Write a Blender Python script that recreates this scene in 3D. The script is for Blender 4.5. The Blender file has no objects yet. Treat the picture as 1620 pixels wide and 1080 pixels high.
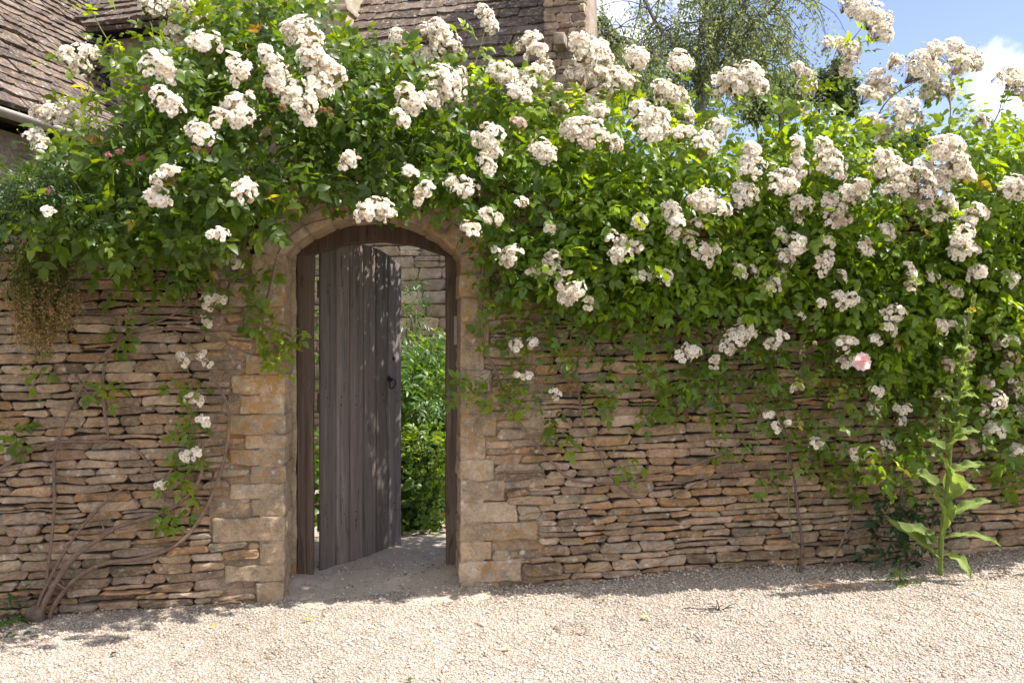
import bpy, math, random
import numpy as np
from mathutils import Vector

random.seed(7)
RNG = np.random.default_rng(11)
R = math.radians

# ------------------------------------------------------------------ camera, world, sun, exposure
SC = bpy.context.scene
COL = SC.collection
FPX = 1400.0                       # focal length in photo pixels (photo is 1620 x 1080)
EYE = 1.47
cam_data = bpy.data.cameras.new('camera')
cam_data.sensor_width = 36.0
cam_data.lens = FPX / 1620.0 * 36.0
cam_data.clip_start = 0.05
cam_data.clip_end = 3000.0
cam = bpy.data.objects.new('camera', cam_data)
COL.objects.link(cam)
cam.location = (0, 0, EYE)
cam.rotation_euler = (R(90), 0, 0)
SC.camera = cam

YAW = R(7.0)                       # the garden wall runs slightly away to the right
U = np.array([math.cos(YAW), math.sin(YAW), 0.0])
N = np.array([math.sin(YAW), -math.cos(YAW), 0.0])      # towards the viewer
UP = np.array([0.0, 0.0, 1.0])
P0 = np.array([0.0, 5.173, 0.0])

SUN_DIR = 0.54 * U + 0.15 * N + 0.85 * UP
SUN_DIR = SUN_DIR / np.linalg.norm(SUN_DIR)
SUN_EL = math.asin(SUN_DIR[2])
SUN_AZ = math.atan2(SUN_DIR[0], SUN_DIR[1])

world = bpy.data.worlds.new('World')
SC.world = world
world.use_nodes = True
wn, wl = world.node_tree.nodes, world.node_tree.links
wn.clear()
sky = wn.new('ShaderNodeTexSky')
sky.sky_type = 'NISHITA'
sky.sun_disc = False
sky.sun_elevation = SUN_EL
sky.sun_rotation = SUN_AZ
sky.air_density = 1.0
sky.dust_density = 0.25
sky.ozone_density = 3.2
tc = wn.new('ShaderNodeTexCoord')
mp = wn.new('ShaderNodeMapping')
mp.inputs['Scale'].default_value = (1.0, 1.0, 1.7)
mp.inputs['Location'].default_value = (0.37, 0.13, 0.21)
nz = wn.new('ShaderNodeTexNoise')
nz.inputs['Scale'].default_value = 3.4
nz.inputs['Detail'].default_value = 9.0
nz.inputs['Roughness'].default_value = 0.56
rp = wn.new('ShaderNodeValToRGB')
rp.color_ramp.elements[0].position = 0.42
rp.color_ramp.elements[1].position = 0.54
# one bright cumulus low in the sky to the right, and thin cloud behind the birch
def cloud_spot(direction, inner, outer):
    v = wn.new('ShaderNodeVectorMath'); v.operation = 'DOT_PRODUCT'
    d = Vector(direction).normalized()
    nrm = wn.new('ShaderNodeVectorMath'); nrm.operation = 'NORMALIZE'
    wl.new(tc.outputs['Generated'], nrm.inputs[0])
    wl.new(nrm.outputs[0], v.inputs[0]); v.inputs[1].default_value = d
    m = wn.new('ShaderNodeMapRange'); m.interpolation_type = 'SMOOTHSTEP'
    m.inputs['From Min'].default_value = math.cos(R(outer)); m.inputs['From Max'].default_value = math.cos(R(inner))
    wl.new(v.outputs['Value'], m.inputs['Value'])
    return m.outputs['Result']
c1 = cloud_spot(((1600 - 810) / FPX, 1, (540 - 128) / FPX), 0.1, 3.2)
c2 = cloud_spot(((1010 - 810) / FPX, 1, (540 - 30) / FPX), 0.8, 5.5)
mx0 = wn.new('ShaderNodeMath'); mx0.operation = 'MAXIMUM'
wl.new(c1, mx0.inputs[0]); wl.new(c2, mx0.inputs[1])
nz2 = wn.new('ShaderNodeTexNoise'); nz2.inputs['Scale'].default_value = 22.0
nz2.inputs['Detail'].default_value = 8.0; nz2.inputs['Roughness'].default_value = 0.6
wl.new(tc.outputs['Generated'], nz2.inputs['Vector'])
spm = wn.new('ShaderNodeMath'); spm.operation = 'MULTIPLY_ADD'      # blob + (noise-0.5)
wl.new(nz2.outputs['Fac'], spm.inputs[0]); spm.inputs[1].default_value = 2.4
wl.new(mx0.outputs[0], spm.inputs[2])
spr = wn.new('ShaderNodeMapRange'); spr.interpolation_type = 'SMOOTHSTEP'
spr.inputs['From Min'].default_value = 1.62; spr.inputs['From Max'].default_value = 2.6
wl.new(spm.outputs[0], spr.inputs['Value'])
wl.new(tc.outputs['Generated'], mp.inputs['Vector'])
wl.new(mp.outputs['Vector'], nz.inputs['Vector'])
wl.new(nz.outputs['Fac'], rp.inputs['Fac'])
# unseen scattered cloud behind the viewer, added as white fill light for the shade
half = wn.new('ShaderNodeSeparateXYZ'); wl.new(tc.outputs['Generated'], half.inputs[0])
hm = wn.new('ShaderNodeMapRange')
hm.inputs['From Min'].default_value = 0.15; hm.inputs['From Max'].default_value = -0.25
wl.new(half.outputs['Y'], hm.inputs['Value'])
hmul = wn.new('ShaderNodeMath'); hmul.operation = 'MULTIPLY'
wl.new(rp.outputs['Color'], hmul.inputs[0]); wl.new(hm.outputs['Result'], hmul.inputs[1])
allc = wn.new('ShaderNodeMath'); allc.operation = 'MAXIMUM'
wl.new(hmul.outputs[0], allc.inputs[0]); wl.new(spr.outputs['Result'], allc.inputs[1])
mixc = wn.new('ShaderNodeMix'); mixc.data_type = 'RGBA'
mixc.inputs['B'].default_value = (6.2, 6.1, 6.0, 1)
cl = wn.new('ShaderNodeMath'); cl.operation = 'MULTIPLY'; cl.inputs[1].default_value = 0.9
wl.new(allc.outputs[0], cl.inputs[0])
wl.new(cl.outputs[0], mixc.inputs['Factor'])
tintn = wn.new('ShaderNodeMix'); tintn.data_type = 'RGBA'; tintn.blend_type = 'MULTIPLY'
tintn.inputs['Factor'].default_value = 1.0
tintn.inputs['B'].default_value = (0.90, 0.74, 0.78, 1)          # the paler, violet-leaning blue of the photograph's sky
wl.new(sky.outputs['Color'], tintn.inputs['A'])
wl.new(tintn.outputs['Result'], mixc.inputs['A'])
bg = wn.new('ShaderNodeBackground')
bg.inputs['Strength'].default_value = 0.142
wo = wn.new('ShaderNodeOutputWorld')
wl.new(mixc.outputs['Result'], bg.inputs['Color'])
wl.new(bg.outputs[0], wo.inputs['Surface'])

sun_data = bpy.data.lights.new('sun', 'SUN')
sun_data.energy = 4.6
sun_data.angle = R(0.55)
sun_data.color = (1.0, 0.955, 0.885)
sun = bpy.data.objects.new('sun', sun_data)
COL.objects.link(sun)
sun.rotation_euler = Vector(SUN_DIR).to_track_quat('Z', 'Y').to_euler()
sun.location = (6, -3, 12)

SC.view_settings.view_transform = 'Standard'
SC.view_settings.look = 'None'
SC.view_settings.gamma = 1.0
SC.view_settings.exposure = 1.13
SC.render.engine = 'CYCLES'
SC.cycles.max_bounces = 8
SC.cycles.diffuse_bounces = 5
SC.cycles.glossy_bounces = 2
SC.cycles.transmission_bounces = 5
SC.cycles.caustics_reflective = False
SC.cycles.caustics_refractive = False

# ------------------------------------------------------------------ placing helpers
def ray(px, py):
    return np.array([(px - 810.0) / FPX, 1.0, (540.0 - py) / FPX])

def at(px, py, depth):
    """the place seen at a photo pixel at a given distance in front of the camera"""
    return np.array([0, 0, EYE]) + ray(px, py) * depth

def on_wall(px, py, off=0.0):
    """the place seen at a photo pixel, off metres in front of the wall face"""
    d = ray(px, py)
    base = P0 + off * N
    o = np.array([0, 0, EYE])
    t = np.dot(base - o, N) / np.dot(d, N)
    return o + d * t

def on_wall_v(px, py, off):
    px = np.asarray(px, float); py = np.asarray(py, float); off = np.asarray(off, float)
    d = np.stack([(px - 810) / FPX, np.ones_like(px), (540 - py) / FPX], 1)
    o = np.array([0, 0, EYE])
    num = np.dot(P0 - o, N) + off
    t = num / (d @ N)
    return o + d * t[:, None]

def WP(s, h, off):
    return P0 + s * U + off * N + h * UP

def wall_sh(px, py, off=0.0):
    p = on_wall(px, py, off)
    return float(np.dot(p - P0, U)), float(p[2])

def g(x):
    return 0.033 * (np.clip(x, -8, 8) + 0.76)

def gs(s):
    return g(s * U[0])

# ------------------------------------------------------------------ mesh helpers
class MB:
    """collects vertices, triangles, quads and per-vertex colour for one mesh"""
    def __init__(self):
        self.v, self.t, self.q, self.c, self.n = [], [], [], [], 0

    def add(self, V, T=None, Q=None, col=None):
        V = np.asarray(V, float).reshape(-1, 3)
        if T is not None and len(T):
            self.t.append(np.asarray(T, int).reshape(-1, 3) + self.n)
        if Q is not None and len(Q):
            self.q.append(np.asarray(Q, int).reshape(-1, 4) + self.n)
        if col is None:
            col = (1, 1, 1)
        C = np.asarray(col, float)
        if C.ndim == 1:
            C = np.tile(C[:3], (len(V), 1))
        self.c.append(C[:, :3])
        self.v.append(V)
        self.n += len(V)

    def build(self, name, mat, parent=None, smooth=True, origin=None):
        me = bpy.data.meshes.new(name)
        if self.n == 0:
            self.v = [np.zeros((0, 3))]; self.c = [np.zeros((0, 3))]
        V = np.concatenate(self.v)
        C = np.concatenate(self.c)
        org = np.zeros(3)
        if parent is not None:
            org = np.array(parent.matrix_world_loc if hasattr(parent, 'matrix_world_loc') else wloc(parent))
        elif origin is not None:
            org = np.asarray(origin, float)
        V = V - org
        T = np.concatenate(self.t) if self.t else np.zeros((0, 3), int)
        Q = np.concatenate(self.q) if self.q else np.zeros((0, 4), int)
        nl = len(T) * 3 + len(Q) * 4
        me.vertices.add(len(V)); me.vertices.foreach_set('co', V.ravel())
        me.loops.add(nl)
        me.loops.foreach_set('vertex_index', np.concatenate([T.ravel(), Q.ravel()]))
        me.polygons.add(len(T) + len(Q))
        tot = np.concatenate([np.full(len(T), 3), np.full(len(Q), 4)]).astype(int)
        start = np.concatenate([[0], np.cumsum(tot)[:-1]]) if len(tot) else tot
        me.polygons.foreach_set('loop_start', start)
        me.polygons.foreach_set('use_smooth', np.full(len(tot), bool(smooth)))
        at_ = me.attributes.new('col', 'FLOAT_COLOR', 'POINT')
        at_.data.foreach_set('color', np.concatenate([C, np.ones((len(C), 1))], 1).ravel())
        me.update(calc_edges=True)
        me.validate()
        me.materials.append(mat)
        o = bpy.data.objects.new(name, me)
        COL.objects.link(o)
        if parent is not None:
            o.parent = parent
        else:
            o.location = org
        return o

_WL = {}
def wloc(o):
    p = np.array(o.location)
    while o.parent is not None:
        o = o.parent
        p = p + np.array(o.location)
    return p

def tag(o, label, cat, group=None, kind=None):
    o['label'] = label
    o['category'] = cat
    if group: o['group'] = group
    if kind: o['kind'] = kind
    return o

def thing(name, label, cat, loc, group=None):
    o = bpy.data.objects.new(name, None)
    o.empty_display_size = 0.1
    COL.objects.link(o)
    o.location = tuple(loc)
    return tag(o, label, cat, group)

def structure(o):
    o['kind'] = 'structure'
    return o

def unit(a):
    a = np.asarray(a, float)
    return a / np.maximum(np.linalg.norm(a, axis=-1, keepdims=True), 1e-9)

# smooth pseudo-noise: sums of sines
_ks = RNG.normal(size=(10, 3)); _ks = unit(_ks); _ph = RNG.uniform(0, 6.28, (10,))
_fr = RNG.uniform(0.6, 1.7, 10)
def snoise(P, freq, seed=0.0):
    P = np.asarray(P, float)
    return sum(np.sin((P @ _ks[i]) * freq * _fr[i] * 6.28 + _ph[i] + seed * (i + 1) * 1.7) for i in range(10)) / 4.5

def spline(pts, n=6):
    pts = np.asarray(pts, float)
    P = np.concatenate([[2 * pts[0] - pts[1]], pts, [2 * pts[-1] - pts[-2]]])
    out = []
    for i in range(1, len(P) - 2):
        for k in range(n):
            t = k / n
            a, b, c, d = P[i - 1], P[i], P[i + 1], P[i + 2]
            out.append(0.5 * (2 * b + (c - a) * t + (2 * a - 5 * b + 4 * c - d) * t * t + (3 * b - a - 3 * c + d) * t ** 3))
    out.append(P[-2])
    return np.array(out)

def tube(mb, pts, rad, seg=7, col=(1, 1, 1), cap=True):
    pts = np.asarray(pts, float)
    n = len(pts)
    rad = np.broadcast_to(np.asarray(rad, float), (n,)) if np.ndim(rad) == 0 else np.interp(np.linspace(0, 1, n), np.linspace(0, 1, len(rad)), rad)
    tan = unit(np.gradient(pts, axis=0))
    ref = np.array([0.31, 0.22, 0.93])
    V = []
    a = np.linspace(0, 2 * math.pi, seg, endpoint=False)
    for i in range(n):
        x = np.cross(tan[i], ref)
        if np.linalg.norm(x) < 0.05: x = np.cross(tan[i], [1, 0, 0])
        x = unit(x); y = np.cross(tan[i], x)
        V.append(pts[i] + rad[i] * (np.cos(a)[:, None] * x + np.sin(a)[:, None] * y))
    V = np.concatenate(V)
    Q = []
    for i in range(n - 1):
        for k in range(seg):
            k2 = (k + 1) % seg
            Q.append((i * seg + k, i * seg + k2, (i + 1) * seg + k2, (i + 1) * seg + k))
    T = []
    if cap:
        for base, flip in ((0, True), ((n - 1) * seg, False)):
            for k in range(1, seg - 1):
                T.append((base, base + k + 1, base + k) if flip else (base, base + k, base + k + 1))
    mb.add(V, T, Q, col)

def boxq(mb, c, ax, half, col=(1, 1, 1)):
    """a box: centre, three axes (rows), half sizes"""
    ax = np.asarray(ax, float); c = np.asarray(c, float)
    V = []
    for i in (-1, 1):
        for j in (-1, 1):
            for k in (-1, 1):
                V.append(c + ax[0] * half[0] * i + ax[1] * half[1] * j + ax[2] * half[2] * k)
    Q = [(0, 1, 3, 2), (4, 6, 7, 5), (0, 4, 5, 1), (2, 3, 7, 6), (0, 2, 6, 4), (1, 5, 7, 3)]
    mb.add(V, None, Q, col)

def rounded_block(mb, half, r, fn, col, step=0.04, amp=0.0, freq=6.0, seed=0.0):
    """a rounded, slightly lumpy block in local axes, sent to the world by fn(V)"""
    half = np.asarray(half, float)
    r = min(r, half.min() * 0.9)
    axes = []
    for h in half:
        n = max(1, int(round((2 * h - 2 * r) / step)))
        axes.append(np.concatenate([[-h, -h + 0.3 * r], np.linspace(-h + r, h - r, n + 1), [h - 0.3 * r, h]]))
    for d in range(3):
        e, f = (d + 1) % 3, (d + 2) % 3
        A, B = np.meshgrid(axes[e], axes[f], indexing='ij')
        for sgn in (-1, 1):
            V = np.zeros((A.size, 3))
            V[:, d] = sgn * half[d]; V[:, e] = A.ravel(); V[:, f] = B.ravel()
            inner = np.clip(V, -half + r, half - r)
            dr = unit(V - inner)
            P = inner + dr * r
            if amp:
                P = P + dr * (snoise(P + seed * 3.1, freq, seed) * amp)[:, None]
            na, nb = A.shape
            idx = np.arange(na * nb).reshape(na, nb)
            Q = np.stack([idx[:-1, :-1], idx[1:, :-1], idx[1:, 1:], idx[:-1, 1:]], -1).reshape(-1, 4)
            if sgn < 0: Q = Q[:, ::-1]
            mb.add(fn(P), None, Q, col)

# ------------------------------------------------------------------ materials
def mat_new(name):
    m = bpy.data.materials.new(name)
    m.use_nodes = True
    nt = m.node_tree
    return m, nt.nodes, nt.links, nt.nodes['Principled BSDF'], nt.nodes['Material Output']

def noise(nodes, links, vec, scale, detail=5, rough=0.6, dist=0.0):
    n = nodes.new('ShaderNodeTexNoise')
    n.inputs['Scale'].default_value = scale
    n.inputs['Detail'].default_value = detail
    n.inputs['Roughness'].default_value = rough
    n.inputs['Distortion'].default_value = dist
    if vec is not None: links.new(vec, n.inputs['Vector'])
    return n.outputs['Fac']

def ramp(nodes, links, fac, stops):
    n = nodes.new('ShaderNodeValToRGB')
    e = n.color_ramp.elements
    while len(e) < len(stops): e.new(0.5)
    for el, (p, c) in zip(e, stops):
        el.position = p
        el.color = (c, c, c, 1) if np.isscalar(c) else (*c, 1)
    links.new(fac, n.inputs['Fac'])
    return n.outputs['Color']

def mix(nodes, links, fac, a, b, mode='MIX'):
    n = nodes.new('ShaderNodeMix'); n.data_type = 'RGBA'; n.blend_type = mode
    if hasattr(fac, 'node'): links.new(fac, n.inputs['Factor'])
    else: n.inputs['Factor'].default_value = fac
    for v, k in ((a, 'A'), (b, 'B')):
        if hasattr(v, 'node'): links.new(v, n.inputs[k])
        else: n.inputs[k].default_value = (*v, 1)
    return n.outputs['Result']

def bump(nodes, links, bsdf, height, strength, dist, prev=None):
    n = nodes.new('ShaderNodeBump')
    n.inputs['Strength'].default_value = strength
    n.inputs['Distance'].default_value = dist
    links.new(height, n.inputs['Height'])
    if prev is not None: links.new(prev, n.inputs['Normal'])
    links.new(n.outputs['Normal'], bsdf.inputs['Normal'])
    return n.outputs['Normal']

def colattr(nodes):
    a = nodes.new('ShaderNodeAttribute'); a.attribute_name = 'col'
    return a.outputs['Color']

def objco(nodes):
    return nodes.new('ShaderNodeTexCoord').outputs['Object']

def stone_mat(name, orange=0.5, white=0.5, bumpd=0.006):
    m, n, l, b, out = mat_new(name)
    co = objco(n)
    base = colattr(n)
    v1 = ramp(n, l, noise(n, l, co, 9, 6, 0.65), [(0.3, 0.55), (0.7, 1.32)])
    c = mix(n, l, 1.0, base, v1, 'MULTIPLY')
    v2 = ramp(n, l, noise(n, l, co, 65, 5, 0.7), [(0.32, 0.70), (0.68, 1.25)])
    c = mix(n, l, 0.85, c, v2, 'MULTIPLY')
    # mottling: ochre, pinkish and grey grains
    mo_ = noise(n, l, co, 15, 8, 0.8, 0.4)
    c = mix(n, l, ramp(n, l, mo_, [(0.50, 0.0), (0.66, 0.55)]), c, (0.40, 0.27, 0.13))
    mo2 = noise(n, l, co, 19, 8, 0.82, 0.8)
    c = mix(n, l, ramp(n, l, mo2, [(0.53, 0.0), (0.63, 0.65)]), c, (0.45, 0.375, 0.305))
    mo3 = noise(n, l, co, 12, 8, 0.8, 0.2)
    c = mix(n, l, ramp(n, l, mo3, [(0.54, 0.0), (0.66, 0.6)]), c, (0.13, 0.095, 0.07))
    # orange lichen in ragged patches
    big = noise(n, l, co, 1.3, 3, 0.5)
    med = noise(n, l, co, 17, 6, 0.75, 0.6)
    mm = n.new('ShaderNodeMath'); mm.operation = 'MULTIPLY_ADD'
    l.new(big, mm.inputs[0]); mm.inputs[1].default_value = 0.55; l.new(med, mm.inputs[2])
    lo = 0.98 - 0.16 * orange
    f = ramp(n, l, mm.outputs[0], [(lo, 0.0), (min(lo + 0.07, 1.0), 0.75)])
    c = mix(n, l, f, c, (0.36, 0.185, 0.045))
    # white and grey lichen discs
    vo = n.new('ShaderNodeTexVoronoi'); vo.inputs['Scale'].default_value = 13
    l.new(co, vo.inputs['Vector'])
    wv = noise(n, l, co, 45, 4, 0.7)
    ad = n.new('ShaderNodeMath'); ad.operation = 'MULTIPLY_ADD'
    l.new(wv, ad.inputs[0]); ad.inputs[1].default_value = 0.95; l.new(vo.outputs['Distance'], ad.inputs[2])
    pm = noise(n, l, co, 4.2, 3, 0.6)
    ad2 = n.new('ShaderNodeMath'); ad2.operation = 'MULTIPLY_ADD'
    l.new(pm, ad2.inputs[0]); ad2.inputs[1].default_value = -0.55; l.new(ad.outputs[0], ad2.inputs[2])
    k = 0.12 * white
    f2 = ramp(n, l, ad2.outputs[0], [(0.16 + k, 0.7), (0.30 + k, 0.0)])
    c = mix(n, l, f2, c, (0.55, 0.51, 0.44))
    # small dark pits
    f3 = ramp(n, l, noise(n, l, co, 120, 3, 0.6), [(0.28, 0.55), (0.36, 0.0)])
    c = mix(n, l, f3, c, (0.07, 0.055, 0.04))
    l.new(c, b.inputs['Base Color'])
    b.inputs['Roughness'].default_value = 0.92
    b.inputs['Specular IOR Level'].default_value = 0.2
    p = bump(n, l, b, noise(n, l, co, 26, 8, 0.75), 1.0, bumpd * 1.6)
    bump(n, l, b, noise(n, l, co, 110, 5, 0.7), 0.6, bumpd * 0.45, p)
    return m

def wood_mat(name, dark, light, warm, gscale=(20, 20, 0.8)):
    m, n, l, b, out = mat_new(name)
    co = objco(n)
    tint = colattr(n)
    mp = n.new('ShaderNodeMapping'); mp.inputs['Scale'].default_value = gscale
    l.new(co, mp.inputs['Vector'])
    grain = noise(n, l, mp.outputs[0], 1.6, 8, 0.7, 0.8)
    mp2 = n.new('ShaderNodeMapping'); mp2.inputs['Scale'].default_value = (9, 9, 0.9)
    l.new(co, mp2.inputs['Vector'])
    broad = noise(n, l, mp2.outputs[0], 1.4, 6, 0.65, 0.5)
    c = mix(n, l, ramp(n, l, grain, [(0.3, 0.0), (0.72, 1.0)]), dark, light)
    c = mix(n, l, ramp(n, l, broad, [(0.38, 0.0), (0.68, 0.75)]), c, warm)
    st = ramp(n, l, noise(n, l, mp2.outputs[0], 3.1, 6, 0.7, 1.2), [(0.56, 0.0), (0.70, 0.8)])
    c = mix(n, l, st, c, tuple(0.35 * x for x in dark))
    c = mix(n, l, 1.0, c, tint, 'MULTIPLY')
    l.new(c, b.inputs['Base Color'])
    b.inputs['Roughness'].default_value = 0.85
    b.inputs['Specular IOR Level'].default_value = 0.2
    bump(n, l, b, grain, 0.9, 0.004)
    return m

def leaf_mat(name, rough=0.42, trans=0.38, gain=(2.4, 2.6, 0.9), spec=0.45):
    m, n, l, b, out = mat_new(name)
    c = colattr(n)
    co = objco(n)
    v = ramp(n, l, noise(n, l, co, 60, 3, 0.6), [(0.3, 0.82), (0.7, 1.15)])
    c = mix(n, l, 1.0, c, v, 'MULTIPLY')
    l.new(c, b.inputs['Base Color'])
    b.inputs['Roughness'].default_value = rough
    b.inputs['Specular IOR Level'].default_value = spec
    t = n.new('ShaderNodeBsdfTranslucent')
    tcx = mix(n, l, 1.0, c, gain, 'MULTIPLY')
    l.new(tcx, t.inputs['Color'])
    ms = n.new('ShaderNodeMixShader'); ms.inputs[0].default_value = trans
    l.new(b.outputs[0], ms.inputs[1]); l.new(t.outputs[0], ms.inputs[2])
    l.new(ms.outputs[0], out.inputs['Surface'])
    return m

def plain_mat(name, rough=0.8, bscale=0, bstr=0.5, bdist=0.002, vary=0.2, vscale=30, spec=0.3, metal=0.0):
    m, n, l, b, out = mat_new(name)
    c = colattr(n); co = objco(n)
    v = ramp(n, l, noise(n, l, co, vscale, 5, 0.65), [(0.3, 1 - vary), (0.7, 1 + vary)])
    c = mix(n, l, 1.0, c, v, 'MULTIPLY')
    l.new(c, b.inputs['Base Color'])
    b.inputs['Roughness'].default_value = rough
    b.inputs['Specular IOR Level'].default_value = spec
    b.inputs['Metallic'].default_value = metal
    if bscale: bump(n, l, b, noise(n, l, co, bscale, 6, 0.7), bstr, bdist)
    return m

M_STONE = stone_mat('dry_stone', 0.35, 0.5)
M_QUOIN = stone_mat('dressed_stone', 0.95, 0.35)
M_HOUSE = stone_mat('house_stone', 0.2, 0.4)
M_SLATE = stone_mat('stone_slate', 0.1, 0.55, 0.004)
M_DOOR = wood_mat('weathered_door_wood', (0.050, 0.042, 0.038), (0.24, 0.21, 0.192), (0.145, 0.115, 0.098))
M_FRAME = wood_mat('weathered_frame_wood', (0.038, 0.026, 0.020), (0.20, 0.15, 0.12), (0.115, 0.078, 0.056), (17, 17, 0.7))
M_LEAF = leaf_mat('rose_leaf', 0.40, 0.42, (3.9, 3.2, 0.5))
M_SOFT = leaf_mat('soft_leaf', 0.7, 0.32, (2.0, 2.1, 0.9), 0.2)
M_TREE = leaf_mat('tree_leaf', 0.55, 0.45, (2.2, 2.3, 1.1), 0.35)
M_PETAL = leaf_mat('petal', 0.6, 0.48, (1.0, 0.98, 0.93), 0.15)
M_BARK = plain_mat('bark', 0.9, 60, 0.8, 0.004, 0.35, 40)
M_IRON = plain_mat('old_iron', 0.6, 120, 0.5, 0.001, 0.3, 60, 0.5, 0.7)
M_PLAIN = plain_mat('painted_metal', 0.5, 0, 0, 0, 0.12, 20)
M_PEBBLE = plain_mat('pebble', 0.9, 0, 0, 0, 0.18, 150, 0.15)

def gravel_mat():
    m, n, l, b, out = mat_new('gravel_bed')
    co = objco(n)
    vo = n.new('ShaderNodeTexVoronoi'); vo.inputs['Scale'].default_value = 110
    l.new(co, vo.inputs['Vector'])
    sep = n.new('ShaderNodeSeparateColor'); l.new(vo.outputs['Color'], sep.inputs[0])
    c = ramp(n, l, sep.outputs[0], [(0.0, (0.26, 0.205, 0.16)), (0.4, (0.40, 0.335, 0.275)), (1.0, (0.52, 0.46, 0.40))])
    e = ramp(n, l, vo.outputs['Distance'], [(0.35, 1.0), (0.75, 0.45)])
    c = mix(n, l, 1.0, c, e, 'MULTIPLY')
    v = ramp(n, l, noise(n, l, co, 1.7, 5, 0.6), [(0.3, 0.86), (0.7, 1.1)])
    c = mix(n, l, 1.0, c, v, 'MULTIPLY')
    l.new(c, b.inputs['Base Color'])
    b.inputs['Roughness'].default_value = 0.95
    iv = n.new('ShaderNodeMath'); iv.operation = 'SUBTRACT'; iv.inputs[0].default_value = 1
    l.new(vo.outputs['Distance'], iv.inputs[1])
    bump(n, l, b, iv.outputs[0], 0.9, 0.006)
    return m
M_GRAVEL = gravel_mat()

def soil_mat(name, a, b_, c_, sc=14):
    m, n, l, b, out = mat_new(name)
    co = objco(n)
    c = ramp(n, l, noise(n, l, co, sc, 8, 0.7), [(0.28, a), (0.5, b_), (0.72, c_)])
    v = ramp(n, l, noise(n, l, co, 160, 4, 0.7), [(0.3, 0.75), (0.7, 1.2)])
    c = mix(n, l, 1.0, c, v, 'MULTIPLY')
    l.new(c, b.inputs['Base Color'])
    b.inputs['Roughness'].default_value = 0.95
    bump(n, l, b, noise(n, l, co, 70, 8, 0.75), 0.8, 0.012)
    return m
M_PATH = soil_mat('trodden_earth', (0.32, 0.26, 0.20), (0.43, 0.36, 0.29), (0.53, 0.45, 0.37), 5)
M_GROUND = soil_mat('garden_ground', (0.04, 0.06, 0.02), (0.07, 0.10, 0.03), (0.11, 0.13, 0.05), 3)
M_CORE = soil_mat('rubble_core', (0.035, 0.028, 0.02), (0.06, 0.048, 0.036), (0.09, 0.07, 0.05), 20)

# ------------------------------------------------------------------ ground
def grid_sheet(name, xs, ys, zf, mat):
    X, Y = np.meshgrid(xs, ys, indexing='ij')
    V = np.stack([X.ravel(), Y.ravel(), zf(X.ravel(), Y.ravel())], 1)
    idx = np.arange(X.size).reshape(X.shape)
    Q = np.stack([idx[:-1, :-1], idx[1:, :-1], idx[1:, 1:], idx[:-1, 1:]], -1).reshape(-1, 4)
    mb = MB(); mb.add(V, None, Q)
    return structure(mb.build(name, mat))

def edges(lo, hi, mid_lo, mid_hi, n):
    return np.unique(np.concatenate([[lo, lo * 0.3, lo * 0.1], np.linspace(mid_lo, mid_hi, n), [hi * 0.1, hi * 0.3, hi]]))

grid_sheet('ground', edges(-600, 600, -12, 12, 25), edges(-600, 900, -12, 30, 22), lambda x, y: g(x) - 0.03, M_GROUND)

def off_of(x, y):
    return (x - P0[0]) * N[0] + (y - P0[1]) * N[1]

def gravel_h(x, y):
    P = np.stack([x, y, 0 * x], 1)
    z = g(x) + 0.007 * snoise(P, 0.9) + 0.003 * snoise(P, 4.0, 2)
    o = off_of(x, y)
    return z + 0.035 * np.exp(-np.clip(o - 0.02, 0, 9) / 0.22) * (0.55 + 0.45 * snoise(P, 0.7, 5))

# gravel reaches the wall foot; rows of vertices follow the wall
def gravel_sheet():
    s = np.linspace(-7, 9, 161)
    o = np.concatenate([np.linspace(-0.06, 2.6, 54), [3.4, 4.5, 6, 9, 13]])
    S, O = np.meshgrid(s, o, indexing='ij')
    V = P0 + S.ravel()[:, None] * U + O.ravel()[:, None] * N
    V[:, 2] = gravel_h(V[:, 0], V[:, 1])
    idx = np.arange(S.size).reshape(S.shape)
    Q = np.stack([idx[:-1, :-1], idx[:-1, 1:], idx[1:, 1:], idx[1:, :-1]], -1).reshape(-1, 4)
    mb = MB(); mb.add(V, None, Q)
    return structure(mb.build('gravel_drive', M_GRAVEL))
gravel_sheet()

# doorway numbers in wall coordinates
S_L, _ = wall_sh(450, 500); S_R, _ = wall_sh(727, 500)
S_M = (S_L + S_R) / 2
ARCH_SPRING, ARCH_CROWN = 1.965, 2.185
THICK = 0.48

def path_h(x, y):
    o = off_of(x, y)
    P = np.stack([x, y, 0 * x], 1)
    t = np.clip((0.12 - o) / 0.45, 0, 1); t = t * t * (3 - 2 * t)
    e = np.clip((0.42 - o) / 0.25, 0, 1)
    return g(x) - 0.02 * (1 - e) + 0.016 * e + 0.055 * t + 0.008 * snoise(P, 1.6, 3) * e + 0.004 * snoise(P, 6, 1)

def path_sheet():
    o = np.linspace(0.42, -3.6, 90)
    V, rows = [], 42
    for oo in o:
        w = np.interp(oo, [-3.6, -0.6, -0.5, 0, 0.15, 0.42], [2.6, 1.6, 0.62, 0.60, 0.66, 0.80])
        sc = S_M + np.interp(oo, [-3.6, -0.5, 0.5], [0.9, 0.1, 0.0])
        for k in np.linspace(-1, 1, rows):
            V.append(P0 + (sc + k * w) * U + oo * N)
    V = np.array(V)
    V[:, 2] = path_h(V[:, 0], V[:, 1])
    idx = np.arange(len(V)).reshape(len(o), rows)
    Q = np.stack([idx[:-1, :-1], idx[:-1, 1:], idx[1:, 1:], idx[1:, :-1]], -1).reshape(-1, 4)[:, ::-1]
    mb = MB(); mb.add(V, None, Q)
    return structure(mb.build('path', M_PATH))
path_sheet()

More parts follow.
